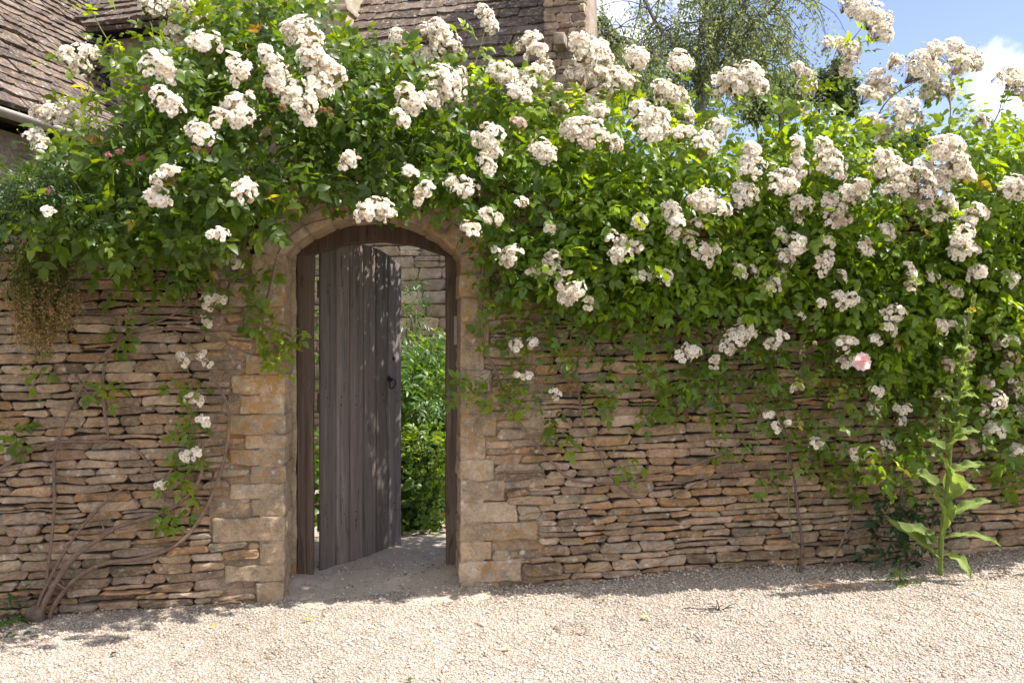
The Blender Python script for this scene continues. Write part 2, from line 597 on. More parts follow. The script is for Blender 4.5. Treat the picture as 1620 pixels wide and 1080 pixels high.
# loose gravel stones: uncountable
def ico():
    p = (1 + 5 ** 0.5) / 2
    v = np.array([(-1, p, 0), (1, p, 0), (-1, -p, 0), (1, -p, 0), (0, -1, p), (0, 1, p), (0, -1, -p), (0, 1, -p), (p, 0, -1), (p, 0, 1), (-p, 0, -1), (-p, 0, 1)], float)
    f = np.array([(0, 11, 5), (0, 5, 1), (0, 1, 7), (0, 7, 10), (0, 10, 11), (1, 5, 9), (5, 11, 4), (11, 10, 2), (10, 7, 6), (7, 1, 8), (3, 9, 4), (3, 4, 2), (3, 2, 6), (3, 6, 8), (3, 8, 9), (4, 9, 5), (2, 4, 11), (6, 2, 10), (8, 6, 7), (9, 8, 1)])
    return unit(v), f

def pebbles():
    n = 95000
    s = RNG.uniform(-3.9, 4.4, n); o = RNG.uniform(-0.02, 1.75, n)
    keep = ~((o < 0.16 + 0.1 * RNG.random(n)) & (s > S_L + 0.02) & (s < S_R - 0.02))
    s, o = s[keep], o[keep]
    # a few stray stones on the trodden path
    m = 650
    s = np.concatenate([s, RNG.uniform(S_L, S_R, m)]); o = np.concatenate([o, -0.9 * RNG.random(m) ** 2 + 0.25])
    n = len(s)
    P = P0 + s[:, None] * U + o[:, None] * N
    z = gravel_h(P[:, 0], P[:, 1])
    inpath = (o < 0.4) & (s > S_L - 0.05) & (s < S_R + 0.05)
    z = np.where(inpath, np.maximum(z, path_h(P[:, 0], P[:, 1])), z)
    r = np.clip(RNG.lognormal(math.log(0.0040), 0.38, n), 0.0022, 0.013)
    P[:, 2] = z + r * 0.25
    iv, f = ico()
    A = RNG.uniform(0, 6.28, n)
    sc = np.stack([r * RNG.uniform(0.8, 1.45, n), r * RNG.uniform(0.7, 1.2, n), r * RNG.uniform(0.5, 0.85, n)], 1)
    V = iv[None] * (1 + 0.22 * RNG.normal(size=(n, 12, 1)).clip(-1.5, 1.5)) * sc[:, None, :]
    ca, sa = np.cos(A)[:, None], np.sin(A)[:, None]
    V = np.stack([V[:, :, 0] * ca - V[:, :, 1] * sa, V[:, :, 0] * sa + V[:, :, 1] * ca, V[:, :, 2]], -1)
    V = V + P[:, None, :]
    pal = np.array([(0.62, 0.53, 0.43), (0.55, 0.45, 0.35), (0.68, 0.61, 0.53), (0.44, 0.33, 0.23), (0.50, 0.44, 0.38), (0.36, 0.29, 0.23)])
    ci = RNG.choice(6, n, p=[0.3, 0.24, 0.2, 0.1, 0.1, 0.06])
    patch = 1 + 0.13 * snoise(P * np.array([1, 1, 0]), 0.7, 9) + 0.10 * snoise(P * np.array([1, 1, 0]), 2.2, 4)
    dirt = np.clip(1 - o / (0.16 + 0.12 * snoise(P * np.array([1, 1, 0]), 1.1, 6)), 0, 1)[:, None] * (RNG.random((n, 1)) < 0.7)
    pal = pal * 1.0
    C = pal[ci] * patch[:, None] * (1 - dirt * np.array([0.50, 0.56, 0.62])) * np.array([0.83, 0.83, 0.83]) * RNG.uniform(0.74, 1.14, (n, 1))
    T = (f[None] + (np.arange(n) * 12)[:, None, None]).reshape(-1, 3)
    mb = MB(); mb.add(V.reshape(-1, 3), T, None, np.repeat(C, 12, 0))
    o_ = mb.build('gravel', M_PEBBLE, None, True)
    tag(o_, 'loose pale cream gravel spread over the drive in front of the wall', 'gravel', None, 'stuff')
pebbles()

# ------------------------------------------------------------------ dry stone wall
STONE_PAL = np.array([(0.345, 0.235, 0.15), (0.29, 0.20, 0.13), (0.39, 0.275, 0.18), (0.22, 0.16, 0.11), (0.39, 0.30, 0.215), (0.33, 0.235, 0.16), (0.35, 0.215, 0.115), (0.31, 0.24, 0.175)])

def stone_sheet(mb, s0, s1, zl, zu, prot, rr, c, taper, frame, col, seed):
    """one stone of the face: rounded, lumpy, its sides running back into the wall"""
    L = s1 - s0
    nu = max(4, int(L / 0.026))
    uu = np.concatenate([[0, 0], [min(0.012 / L, 0.2)], np.linspace(0, 1, nu + 2)[1:-1], [1 - min(0.012 / L, 0.2)], [1, 1]])
    vv = np.array([0, 0, 0.10, 0.3, 0.52, 0.74, 0.91, 1, 1])
    Ug, Vg = np.meshgrid(uu, vv, indexing='ij')
    s = s0 + Ug * L
    e = np.minimum(Ug, 1 - Ug) * L
    cc = np.where(Ug < 0.5, c[0], c[1])
    k = np.clip(1 - e / cc, 0, 1)
    shrink = 1 - (1 - np.sqrt(np.clip(1 - k * k, 0, 1))) * 0.55
    lo, hi = zl(s), zu(s)
    tb = taper[0] * (1 - Ug) + taper[1] * Ug
    tt = taper[2] * (1 - Ug) + taper[3] * Ug
    lo = lo + tb; hi = hi - tt
    mid = (lo + hi) / 2; hh = (hi - lo) / 2 * shrink
    z = mid + (Vg * 2 - 1) * hh
    ez = np.minimum(Vg, 1 - Vg) * 2 * hh
    d = np.minimum(e, ez)
    q = np.clip(1 - d / rr, 0, 1)
    off = prot - rr * (1 - np.sqrt(np.clip(1 - q * q, 0, 1)))
    P2 = np.stack([s, z, np.zeros_like(s)], -1).reshape(-1, 3)
    lum = snoise(P2 * np.array([1, 2.2, 1]) + seed, 4.0, seed) * 0.008 + snoise(P2 * np.array([1, 2.0, 1]), 14.0, seed * 0.3) * 0.006
    off = off + lum.reshape(off.shape) * np.clip(d / 0.012, 0.15, 1)
    z = z + snoise(P2 + 7, 3.2, seed).reshape(z.shape) * 0.0045 + snoise(P2 + 9, 12.0, seed).reshape(z.shape) * 0.0028
    sk = [float(np.sin(seed * 7.1)), float(np.sin(seed * 3.7))]
    s = s + snoise(P2 + 13, 9.0, seed).reshape(z.shape) * 0.003 + (Vg - 0.5) * 0.018 * ((1 - Ug) * sk[0] + Ug * sk[1]) * np.clip(L / 0.15, 0.2, 1)
    back = np.zeros(off.shape, bool)
    back[0, :] = back[-1, :] = True; back[:, 0] = back[:, -1] = True
    off = np.where(back, -0.075, off)
    W = frame(s.ravel(), z.ravel(), off.ravel())
    idx = np.arange(s.size).reshape(s.shape)
    Q = np.stack([idx[:-1, :-1], idx[1:, :-1], idx[1:, 1:], idx[:-1, 1:]], -1).reshape(-1, 4)
    mb.add(W, None, Q, col)

def wall_frame(s, z, off):
    return P0 + np.outer(s, U) + np.outer(off, N) + np.outer(z, UP)

def courses(mb, sa, sb, zbase, ztop, frame, hmin, hmax, lmin, lmax, pal, skip=None, end=None, gap=0.003, slope=None, rough=1.0, rng=random):
    """lay stones in wavy courses between s=sa..sb"""
    slope = slope or (lambda s: 0 * s)
    z = zbase; k = 0
    ph = [rng.uniform(0, 6.28) for _ in range(6)]
    def line(zz, kk):
        a = [rng.uniform(0.3, 1) for _ in range(3)]; p = [rng.uniform(0, 6.28) for _ in range(3)]
        w = [rng.uniform(4, 7), rng.uniform(9, 14), rng.uniform(20, 28)]
        fade = max(0.0, 1 - (zz - zbase) / max(ztop - zbase, 0.1) * 0.8)
        return lambda s: zz + slope(s) * fade + rough * (0.006 * a[0] * np.sin(w[0] * s + p[0]) + 0.005 * a[1] * np.sin(w[1] * s + p[1]) + 0.003 * a[2] * np.sin(w[2] * s + p[2]))
    lower = line(z, 0)
    while z < ztop:
        h = rng.triangular(hmin, hmax, hmin + (hmax - hmin) * 0.4)
        upper = line(z + h, k)
        zm = z + h / 2
        a0, b0 = (sa, sb) if end is None else end(zm)
        s = a0
        while s < b0 - 0.02:
            L = rng.triangular(lmin, lmax, lmin + (lmax - lmin) * 0.35)
            if b0 - (s + L) < lmin * 0.6: L = b0 - s
            e = s + L
            def put(lw, upn):
                seed = rng.uniform(0, 50)
                base = pal[rng.randrange(len(pal))] * rng.uniform(0.72, 1.22)
                base = base * np.array([rng.uniform(0.95, 1.06), 1.0, rng.uniform(0.92, 1.06)])
                tp = [max(-0.0015, rng.gauss(0.001, 0.004)) * rough for _ in range(4)]
                stone_sheet(mb, s + gap * rng.uniform(0.2, 1.1), e - gap * rng.uniform(0.2, 1.1), lambda q: lw(q) + gap * 0.4, lambda q: upn(q) - gap * 0.4,
                            rng.gauss(0.0, 0.012) * rough, rng.uniform(0.004, 0.009), (rng.uniform(0.003, 0.022), rng.uniform(0.003, 0.022)), tp, frame, np.clip(base, 0, 0.6), seed)
            if skip is None or not skip((s + e) / 2, zm, s, e):
                if h > 0.050 and rng.random() < 0.16 and L > 0.12:
                    fr = rng.uniform(0.42, 0.58); lw, upn = lower, upper
                    mid = lambda q, lw=lw, upn=upn, fr=fr: lw(q) * (1 - fr) + upn(q) * fr
                    put(lower, mid); put(mid, upper)
                else:
                    put(lower, upper)
            s = e
        z += h; k += 1
        lower = upper

garden_wall = thing('garden_wall', 'long dry stone garden wall with an arched doorway under the climbing roses', 'wall', P0 + S_M * U)

# jamb blocks: (x0, x1, y0, y1) read on the face of the photograph, corner side is the doorway
LEFT_BLOCKS = [(405, 920, 966), (357, 893, 920), (412, 857, 893), (336, 818, 857), (398, 789, 818), (363, 764, 789), (396, 736, 764), (362, 710, 736), (388, 688, 710), (362, 655, 688), (378, 624, 655), (366, 592, 624), (388, 560, 592), (402, 525, 560), (386, 485, 525), (362, 446, 485), (398, 402, 446)]
RIGHT_BLOCKS = [(790, 921, 953), (826, 886, 921), (778, 855, 886), (850, 826, 855), (818, 793, 826), (800, 760, 793), (782, 726, 760), (768, 690, 726), (786, 655, 690), (766, 620, 655), (778, 584, 620), (762, 549, 584), (774, 510, 549), (760, 470, 510), (776, 434, 470), (762, 398, 434)]
QPAL = np.array([(0.36, 0.27, 0.18), (0.33, 0.245, 0.165), (0.40, 0.31, 0.22), (0.35, 0.28, 0.20)])
JL, JR = [], []
def jamb(blocks, corner_px, side, store):
    mb = MB()
    for i, (xe, y0, y1) in enumerate(blocks):
        se, _ = wall_sh(xe, (y0 + y1) / 2)
        sc_, _ = wall_sh(corner_px, (y0 + y1) / 2)
        _, zt = wall_sh((xe + corner_px) / 2, y0); _, zb = wall_sh((xe + corner_px) / 2, y1)
        store.append((zb, zt, se))
        wob = random.uniform(-0.007, 0.007)
        a, b = (se, sc_ + wob) if side < 0 else (sc_ + wob, se)
        depth = random.uniform(0.335, 0.36)
        front = random.uniform(0.004, 0.018)
        half = ((b - a) / 2 - 0.002, (zt - zb) / 2 - 0.002, (front + depth) / 2)
        ctr = ((a + b) / 2, (zt + zb) / 2, (front - depth) / 2)
        rounded_block(mb, half, random.uniform(0.008, 0.017), lambda V, c=ctr: P0 + np.outer(V[:, 0] + c[0], U) + np.outer(V[:, 1] + c[1], UP) + np.outer(V[:, 2] + c[2], N),
                      QPAL[random.randrange(4)] * random.uniform(0.78, 1.15), 0.018, 0.0065, 7.0, random.uniform(0, 30))
    zlo = min(q[0] for q in store[-len(blocks):]); zhi = max(q[1] for q in store[-len(blocks):])
    sc_, _ = wall_sh(corner_px, 600)
    sa, sb2 = (sc_ - 0.14, sc_ - 0.007) if side < 0 else (sc_ + 0.007, sc_ + 0.14)
    mf_ = 0.001 if side < 0 else 0.005
    boxq(mb, WP((sa + sb2) / 2, (zlo + zhi) / 2, (mf_ - 0.365) / 2), [U, N, UP], ((sb2 - sa) / 2, (mf_ + 0.365) / 2, (zhi - zlo) / 2 + 0.02), (0.36, 0.285, 0.20))
    sa, sb2 = (sc_ - 0.42, sc_ - 0.10) if side < 0 else (sc_ + 0.10, sc_ + 0.50)
    boxq(mb, WP((sa + sb2) / 2, (zlo + zhi) / 2, -0.11), [U, N, UP], ((sb2 - sa) / 2, 0.094, (zhi - zlo) / 2), (0.27, 0.205, 0.14))
    return mb.build('jamb', M_QUOIN, garden_wall, smooth=False)
jamb(LEFT_BLOCKS, 451, -1, JL)
jamb(RIGHT_BLOCKS, 727, 1, JR)
def jamb_edge(store, z):
    for zb, zt, se in store:
        if zb <= z <= zt: return se
    return store[0][2] if z < store[0][0] else store[-1][2]

half_w = (S_R - S_L) / 2
rise = ARCH_CROWN - ARCH_SPRING
ARC_R = (half_w ** 2 + rise ** 2) / (2 * rise)
ARC_C = ARCH_CROWN - ARC_R
ARC_A = math.asin(half_w / ARC_R)
def arch_ring():
    mb = MB()
    cuts = [-1.12]
    while cuts[-1] < 1.0: cuts.append(cuts[-1] + random.uniform(0.17, 0.30))
    cuts[-1] = 1.12
    for a, b in zip(cuts[:-1], cuts[1:]):
        a0, a1 = a * ARC_A, b * ARC_A
        th = random.uniform(0.105, 0.135)
        half = ((a1 - a0) * ARC_R / 2 - 0.002, th / 2, 0.185)
        am = (a0 + a1) / 2; f_ = random.uniform(0.004, 0.016)
        def fn(V, am=am, th=th, f_=f_):
            ang = am + V[:, 0] / ARC_R
            rad = ARC_R + th / 2 + V[:, 1]
            s = S_M + np.sin(ang) * rad; z = ARC_C + np.cos(ang) * rad
            return P0 + np.outer(s, U) + np.outer(z, UP) + np.outer(V[:, 2] - 0.185 + f_, N)
        rounded_block(mb, half, 0.016, fn, QPAL[random.randrange(4)] * random.uniform(0.9, 1.1), 0.03, 0.004, 5.0, random.uniform(0, 30))
    # lime mortar between and behind the voussoirs
    def ring_fn(V):
        rad = ARC_R + 0.105 + V[:, 1]; ang = V[:, 0] / ARC_R
        return P0 + np.outer(S_M + np.sin(ang) * rad, U) + np.outer(ARC_C + np.cos(ang) * rad, UP) + np.outer(V[:, 2] - 0.184, N)
    rounded_block(mb, (1.12 * ARC_A * ARC_R, 0.099, 0.184), 0.006, ring_fn, (0.34, 0.265, 0.185), 0.03, 0.003, 5.0, 2.0)
    return mb.build('arch', M_QUOIN, garden_wall)
arch_ring()

WALL_A, WALL_B = -4.6, 6.4
def wall_top(s):
    return 2.30 + 0.012 * s + 0.16 * np.exp(-((s - S_M) / 0.9) ** 2)
def in_arch(s, z, pad=0.14):
    return math.hypot(s - S_M, z - ARC_C) < ARC_R + pad and z > ARCH_SPRING - 0.02

mb = MB()
courses(mb, WALL_A, S_L - 0.02, gs(-2.2) - 0.06, 2.28, wall_frame, 0.030, 0.070, 0.08, 0.38, STONE_PAL, slope=lambda s: gs(s) - gs(-2.2),
        end=lambda z: (WALL_A, jamb_edge(JL, z) - 0.004), rng=random.Random(5),
        skip=lambda m, z, a, b: m < -3.9)
mb.build('masonry', M_STONE, garden_wall, smooth=False)
mb = MB()
courses(mb, S_R, WALL_B, gs(1.2) - 0.20, 2.30, wall_frame, 0.030, 0.070, 0.08, 0.38, STONE_PAL, slope=lambda s: gs(s) - gs(1.2),
        end=lambda z: (jamb_edge(JR, z) + 0.004, WALL_B), rng=random.Random(8),
        skip=lambda m, z, a, b: m > 4.3 or in_arch(a, z))
mb.build('masonry', M_STONE, garden_wall, smooth=False)
mb = MB()
courses(mb, S_L - 0.28, S_R + 0.28, 1.98, 2.44, wall_frame, 0.06, 0.10, 0.12, 0.34, QPAL, rng=random.Random(3),
        skip=lambda m, z, a, b: in_arch(m, z, 0.10) or in_arch(a, z, 0.09) or in_arch(b, z, 0.09) or (z < 2.27 and (m < S_L - 0.14 or m > S_R + 0.14)))
mb.build('masonry', M_QUOIN, garden_wall)

def core():
    mb = MB()
    def prism(sa, sb, z0f, z1f, o0, o1, n):
        s = np.linspace(sa, sb, n)
        V = []
        for x in s:
            for (zz, oo) in ((z0f(x), o0), (z1f(x), o0), (z1f(x), o1), (z0f(x), o1)):
                V.append(WP(x, zz, oo))
        Q = []
        for i in range(n - 1):
            for k in range(4):
                k2 = (k + 1) % 4
                Q.append((i * 4 + k, (i + 1) * 4 + k, (i + 1) * 4 + k2, i * 4 + k2))
        Q += [(0, 1, 2, 3), tuple((n - 1) * 4 + k for k in (3, 2, 1, 0))]
        mb.add(V, None, Q)
    prism(WALL_A, S_L - 0.035, lambda s: gs(s) - 0.3, wall_top, -0.055, -THICK, 30)
    prism(S_R + 0.035, WALL_B, lambda s: gs(s) - 0.3, wall_top, -0.055, -THICK, 40)
    def soff(s):
        return ARC_C + math.sqrt(max((ARC_R + 0.06) ** 2 - (s - S_M) ** 2, 0.01))
    prism(S_L - 0.034, S_R + 0.034, soff, wall_top, -0.056, -THICK + 0.002, 24)
    return mb.build('core', M_CORE, garden_wall, smooth=False)
core()

# ------------------------------------------------------------------ door frame and door
F0, F1 = -0.365, -0.465            # front and back of the timber frame, behind the wall face
sLo, _ = wall_sh(470, 600, F0); sLi, _ = wall_sh(497, 600, F0)
sRi, _ = wall_sh(705, 600, F0); sRo, _ = wall_sh(729, 600, F0)
_, zIn = wall_sh(497, 402, F0); _, zCr = wall_sh(600, 382, F0)
frame_o = thing('door_frame', 'dark weathered timber door frame with a curved head inside the stone arch', 'door frame', WP(S_M, 0.05, F0))
def post(sa, sb):
    mb = MB()
    half = ((sb - sa) / 2, (zIn + 0.05 - 0.0) / 2, (F0 - F1) / 2)
    c = ((sa + sb) / 2, half[1] + 0.005, (F0 + F1) / 2)
    rounded_block(mb, half, 0.007, lambda V: P0 + np.outer(V[:, 0] + c[0], U) + np.outer(V[:, 1] + c[1], UP) + np.outer(V[:, 2] + c[2], N), (1, 1, 1), 0.05, 0.0045, 2.2, sa)
    return mb.build('post', M_FRAME, frame_o)
post(sLo - 0.001, sLi - 0.006)
mb = MB()
rounded_block(mb, (0.075, (zIn + 0.02) / 2, 0.06), 0.008, lambda V: P0 + np.outer(V[:, 0] + sLo - 0.078, U) + np.outer(V[:, 1] + (zIn + 0.02) / 2, UP) + np.outer(V[:, 2] - 0.412, N), (0.36, 0.285, 0.20), 0.03, 0.005, 5.0, 3.0)
mb.build('reveal', M_QUOIN, garden_wall)
rpost = post(sRi + 0.004, sRo + 0.03)
def head():
    mb = MB()
    sm = (sLi + sRi) / 2; hw = (sRi - sLi) / 2; rs = zCr - zIn
    Rr = (hw ** 2 + rs ** 2) / (2 * rs); cz = zCr - Rr
    n = 36
    V = []
    ss = np.linspace(sLo - 0.004, sRo + 0.022, n)
    for s in ss:
        zi = cz + math.sqrt(Rr ** 2 - (s - sm) ** 2)
        zi = max(zi, zIn - 0.012) if (s < sLi or s > sRi) else zi
        zo = zi + 0.105
        r = 0.006
        for (zz, oo) in ((zi + r, F0 + 0.012), (zo, F0 + 0.012), (zo, F1 + 0.004), (zi + r, F1 + 0.004), (zi, F1 + 0.010), (zi, F0 + 0.006)):
            V.append(WP(s, zz + 0.002 * math.sin(s * 31), oo))
    Q, T = [], []
    for i in range(n - 1):
        for k in range(6):
            k2 = (k + 1) % 6
            Q.append((i * 6 + k, (i + 1) * 6 + k, (i + 1) * 6 + k2, i * 6 + k2))
    for k in range(1, 5):
        T.append((0, k, k + 1)); T.append(((n - 1) * 6, (n - 1) * 6 + k + 1, (n - 1) * 6 + k))
    mb.add(V, T, Q, (0.72, 0.68, 0.66))
    return mb.build('head', M_FRAME, frame_o, smooth=False)
head()
mb = MB()
_, k0 = wall_sh(717, 545, F0); _, k1 = wall_sh(717, 500, F0); ks, _ = wall_sh(720.5, 520, F0)
boxq(mb, WP(ks, (k0 + k1) / 2, F0 + 0.003), [U, UP, N], (0.009, (k1 - k0) / 2, 0.006), (0.33, 0.29, 0.25))
mb.build('strike_plate', M_PLAIN, frame_o, smooth=False)

HINGE = at(506, 900, 5.47); HINGE[2] = 0.045
FREE = at(634, 862, 6.12); FREE[2] = 0.045
DV = FREE - HINGE; DWID = np.linalg.norm(DV); DV = DV / DWID
DN = np.array([DV[1], -DV[0], 0.0])      # the face we see
def door_top(t):
    return float(np.interp(t, [0, 0.12, 0.3, 0.5, 0.7, 0.86, 1.0], [2.040, 2.075, 2.100, 2.105, 2.085, 2.045, 1.985]))
door = thing('plank_door', 'weathered grey arched plank door standing ajar inside the wall', 'door', HINGE)
def door_panel():
    mb = MB()
    cuts = np.array([0, 0.172, 0.333, 0.50, 0.655, 0.82, 1.0]) * DWID
    for i in range(6):
        a, b = cuts[i] + 0.0032, cuts[i + 1] - 0.0032
        tintv = random.uniform(0.82, 1.2)
        col = np.array([tintv * random.uniform(0.97, 1.06), tintv, tintv * random.uniform(0.94, 1.05)])
        fo = random.uniform(-0.002, 0.002)
        xs = np.array([a, a + 0.003, a + 0.006, (a + b) / 2, b - 0.006, b - 0.003, b])
        ds = np.array([-0.010, -0.0025, 0, 0.0008, 0, -0.0025, -0.010]) + fo
        nz_ = 26
        V = []
        for side in (1, -1):
            for j, x in enumerate(xs):
                zt = door_top(x / DWID) - HINGE[2]
                zb = 0.0 + random.uniform(-0.0, 0.004)
                for k in range(nz_ + 1):
                    z = zb + (zt - zb) * k / nz_
                    w = 0.0015 * math.sin(z * 2.3 + i * 2)
                    d = 0.011 + ds[j] + w if side > 0 else -0.011 + w
                    V.append(HINGE + DV * x + DN * d + UP * z)
        nx = len(xs); st = nz_ + 1
        Q = []
        for sd in range(2):
            b0 = sd * nx * st
            for j in range(nx - 1):
                for k in range(nz_):
                    q = (b0 + j * st + k, b0 + (j + 1) * st + k, b0 + (j + 1) * st + k + 1, b0 + j * st + k + 1)
                    Q.append(q if sd == 0 else q[::-1])
        f, bk = 0, nx * st
        for k in range(nz_):
            Q.append((f + k, f + k + 1, bk + k + 1, bk + k))
            e = (nx - 1) * st
            Q.append((f + e + k + 1, f + e + k, bk + e + k, bk + e + k + 1))
        for j in range(nx - 1):
            Q.append((f + (j + 1) * st, f + j * st, bk + j * st, bk + (j + 1) * st))
            Q.append((f + j * st + nz_, f + (j + 1) * st + nz_, bk + (j + 1) * st + nz_, bk + j * st + nz_))
        mb.add(V, None, Q, col)
    return mb.build('planks', M_DOOR, door, smooth=False)
door_panel()
for zz in (0.3, 1.05, 1.75):
    mb = MB()
    boxq(mb, HINGE + DV * DWID * 0.5 - DN * 0.026 + UP * zz, [DV, UP, DN], (DWID * 0.48, 0.055, 0.013), (0.9, 0.9, 0.9))
    mb.build('ledge', M_DOOR, door, smooth=False)
nails = MB()
for zz in (0.3, 1.05, 1.75):
    for i in range(6):
        for dz in (-0.025, 0.025):
            c_ = HINGE + DV * DWID * ((i + 0.5) / 6 + random.uniform(-0.02, 0.02)) + UP * (zz + dz + random.uniform(-0.008, 0.008))
            tube(nails, [c_ + DN * 0.009, c_ + DN * 0.0125, c_ + DN * 0.0126], [0.0055, 0.0045, 0.0005], 7, (0.03, 0.026, 0.024))
nl_ = nails.build('nails', M_IRON, door)
def door_pt(px, py):
    d = ray(px, py); o = np.array([0, 0, EYE])
    t = np.dot(HINGE - o, DN) / np.dot(d, DN)
    return o + d * t
def ring(mb, c, ax1, ax2, rad, r, col, n=20):
    a = np.linspace(0, 2 * math.pi, n + 1)
    pts = [c + ax1 * math.cos(x) * rad + ax2 * math.sin(x) * rad for x in a]
    tube(mb, pts, r, 7, col, False)
IRON = (0.035, 0.03, 0.028)
hp = door_pt(614, 599)
mb = MB(); 
a = np.linspace(0, 2 * math.pi, 16, endpoint=False)
tube(mb, [hp + DN * 0.010, hp + DN * 0.017, hp + DN * 0.0171], [0.021, 0.018, 0.001], 14, IRON)
hd = mb.build('handle', M_IRON, door)
mb = MB(); tube(mb, [hp + DN * 0.012, hp + DN * 0.042], [0.008, 0.006], 8, IRON)
hub = mb.build('stem', M_IRON, hd)
mb = MB(); ring(mb, hp + DN * 0.036 - UP * 0.034 + DV * 0.004, DV, unit(UP * 1.0 + DN * 0.22), 0.031, 0.0052, IRON)
mb.build('ring', M_IRON, hd)
kp = door_pt(621, 567)
mb = MB(); tube(mb, [kp + DN * 0.009, kp + DN * 0.015, kp + DN * 0.0151], [0.018, 0.015, 0.001], 12, IRON)
mb.build('keyhole_plate', M_IRON, door)

# ------------------------------------------------------------------ leaves
def leaflets(mb, P, D, Nn, L, W, curl=0.25, fold=0.28, col=None, shape=((0.30, 0.50), (0.66, 0.40))):
    P = np.asarray(P, float); n = len(P)
    if n == 0: return
    D = unit(D); S = unit(np.cross(Nn, D)); Nn = np.cross(D, S)
    L = np.broadcast_to(np.asarray(L, float), (n,)); W = np.broadcast_to(np.asarray(W, float), (n,))
    curl = np.broadcast_to(np.asarray(curl, float), (n,))
    (t1, w1), (t2, w2) = shape
    loc = [(0, 0), (t1 + 0.03, 0), (t2 + 0.02, 0), (1, 0), (t1, w1), (t2, w2), (t1, -w1), (t2, -w2)]
    V = np.zeros((n, 8, 3))
    for i, (t, w) in enumerate(loc):
        V[:, i] = P + D * (t * L)[:, None] + S * (w * W)[:, None] + Nn * (-curl * t * t * L + fold * abs(w) * W)[:, None]
    tri = np.array([(0, 1, 4), (1, 5, 4), (1, 2, 5), (2, 3, 5), (0, 6, 1), (1, 6, 7), (1, 7, 2), (2, 7, 3)])
    T = (tri[None] + (np.arange(n) * 8)[:, None, None]).reshape(-1, 3)
    mb.add(V.reshape(-1, 3), T, None, np.repeat(np.broadcast_to(col, (n, 3)), 8, 0))

def compound(mb, B, D, Nn, size, col, pairs=2, rng=RNG, ratio=0.56, width=None):
    """pinnate leaves: pairs of leaflets and one at the tip"""
    B = np.asarray(B, float); n = len(B)
    D = unit(D); S = unit(np.cross(Nn, D)); Nn = np.cross(D, S)
    size = np.broadcast_to(np.asarray(size, float), (n,))
    rach = size * (0.75 + 0.55 * pairs)
    def put(t, ang, sgn, sc):
        j = rng.normal(0, 0.16, (n, 3))
        pos = B + D * (t * rach)[:, None] - UP * (0.18 * t * t * rach)[:, None]
        dd = D * math.cos(ang) + S * (math.sin(ang) * sgn) + j - UP * 0.12
        nn = Nn + rng.normal(0, 0.25, (n, 3))
        L = size * sc * rng.uniform(0.85, 1.12, n)
        cc = col * rng.uniform(0.82, 1.18, (n, 1))
        leaflets(mb, pos, dd, nn, L, L * (ratio if width is None else width) * rng.uniform(0.9, 1.12, n), rng.uniform(0.05, 0.45, n), 0.22, cc)
    put(1.0, 0.0, 1, 1.12)
    for p in range(pairs):
        t = 0.38 + 0.5 * p / max(pairs - 1, 1) if pairs > 1 else 0.6
        for sgn in (-1, 1): put(t, 1.0, sgn, 0.78 + 0.2 * t)

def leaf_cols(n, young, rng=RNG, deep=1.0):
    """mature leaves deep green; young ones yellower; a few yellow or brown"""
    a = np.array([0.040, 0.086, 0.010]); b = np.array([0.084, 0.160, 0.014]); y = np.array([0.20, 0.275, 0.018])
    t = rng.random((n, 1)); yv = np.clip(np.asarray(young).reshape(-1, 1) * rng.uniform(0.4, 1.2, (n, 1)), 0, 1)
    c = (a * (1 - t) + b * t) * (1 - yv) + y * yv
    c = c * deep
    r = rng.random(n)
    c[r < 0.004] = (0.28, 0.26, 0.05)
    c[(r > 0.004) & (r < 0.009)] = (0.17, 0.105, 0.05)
    return c

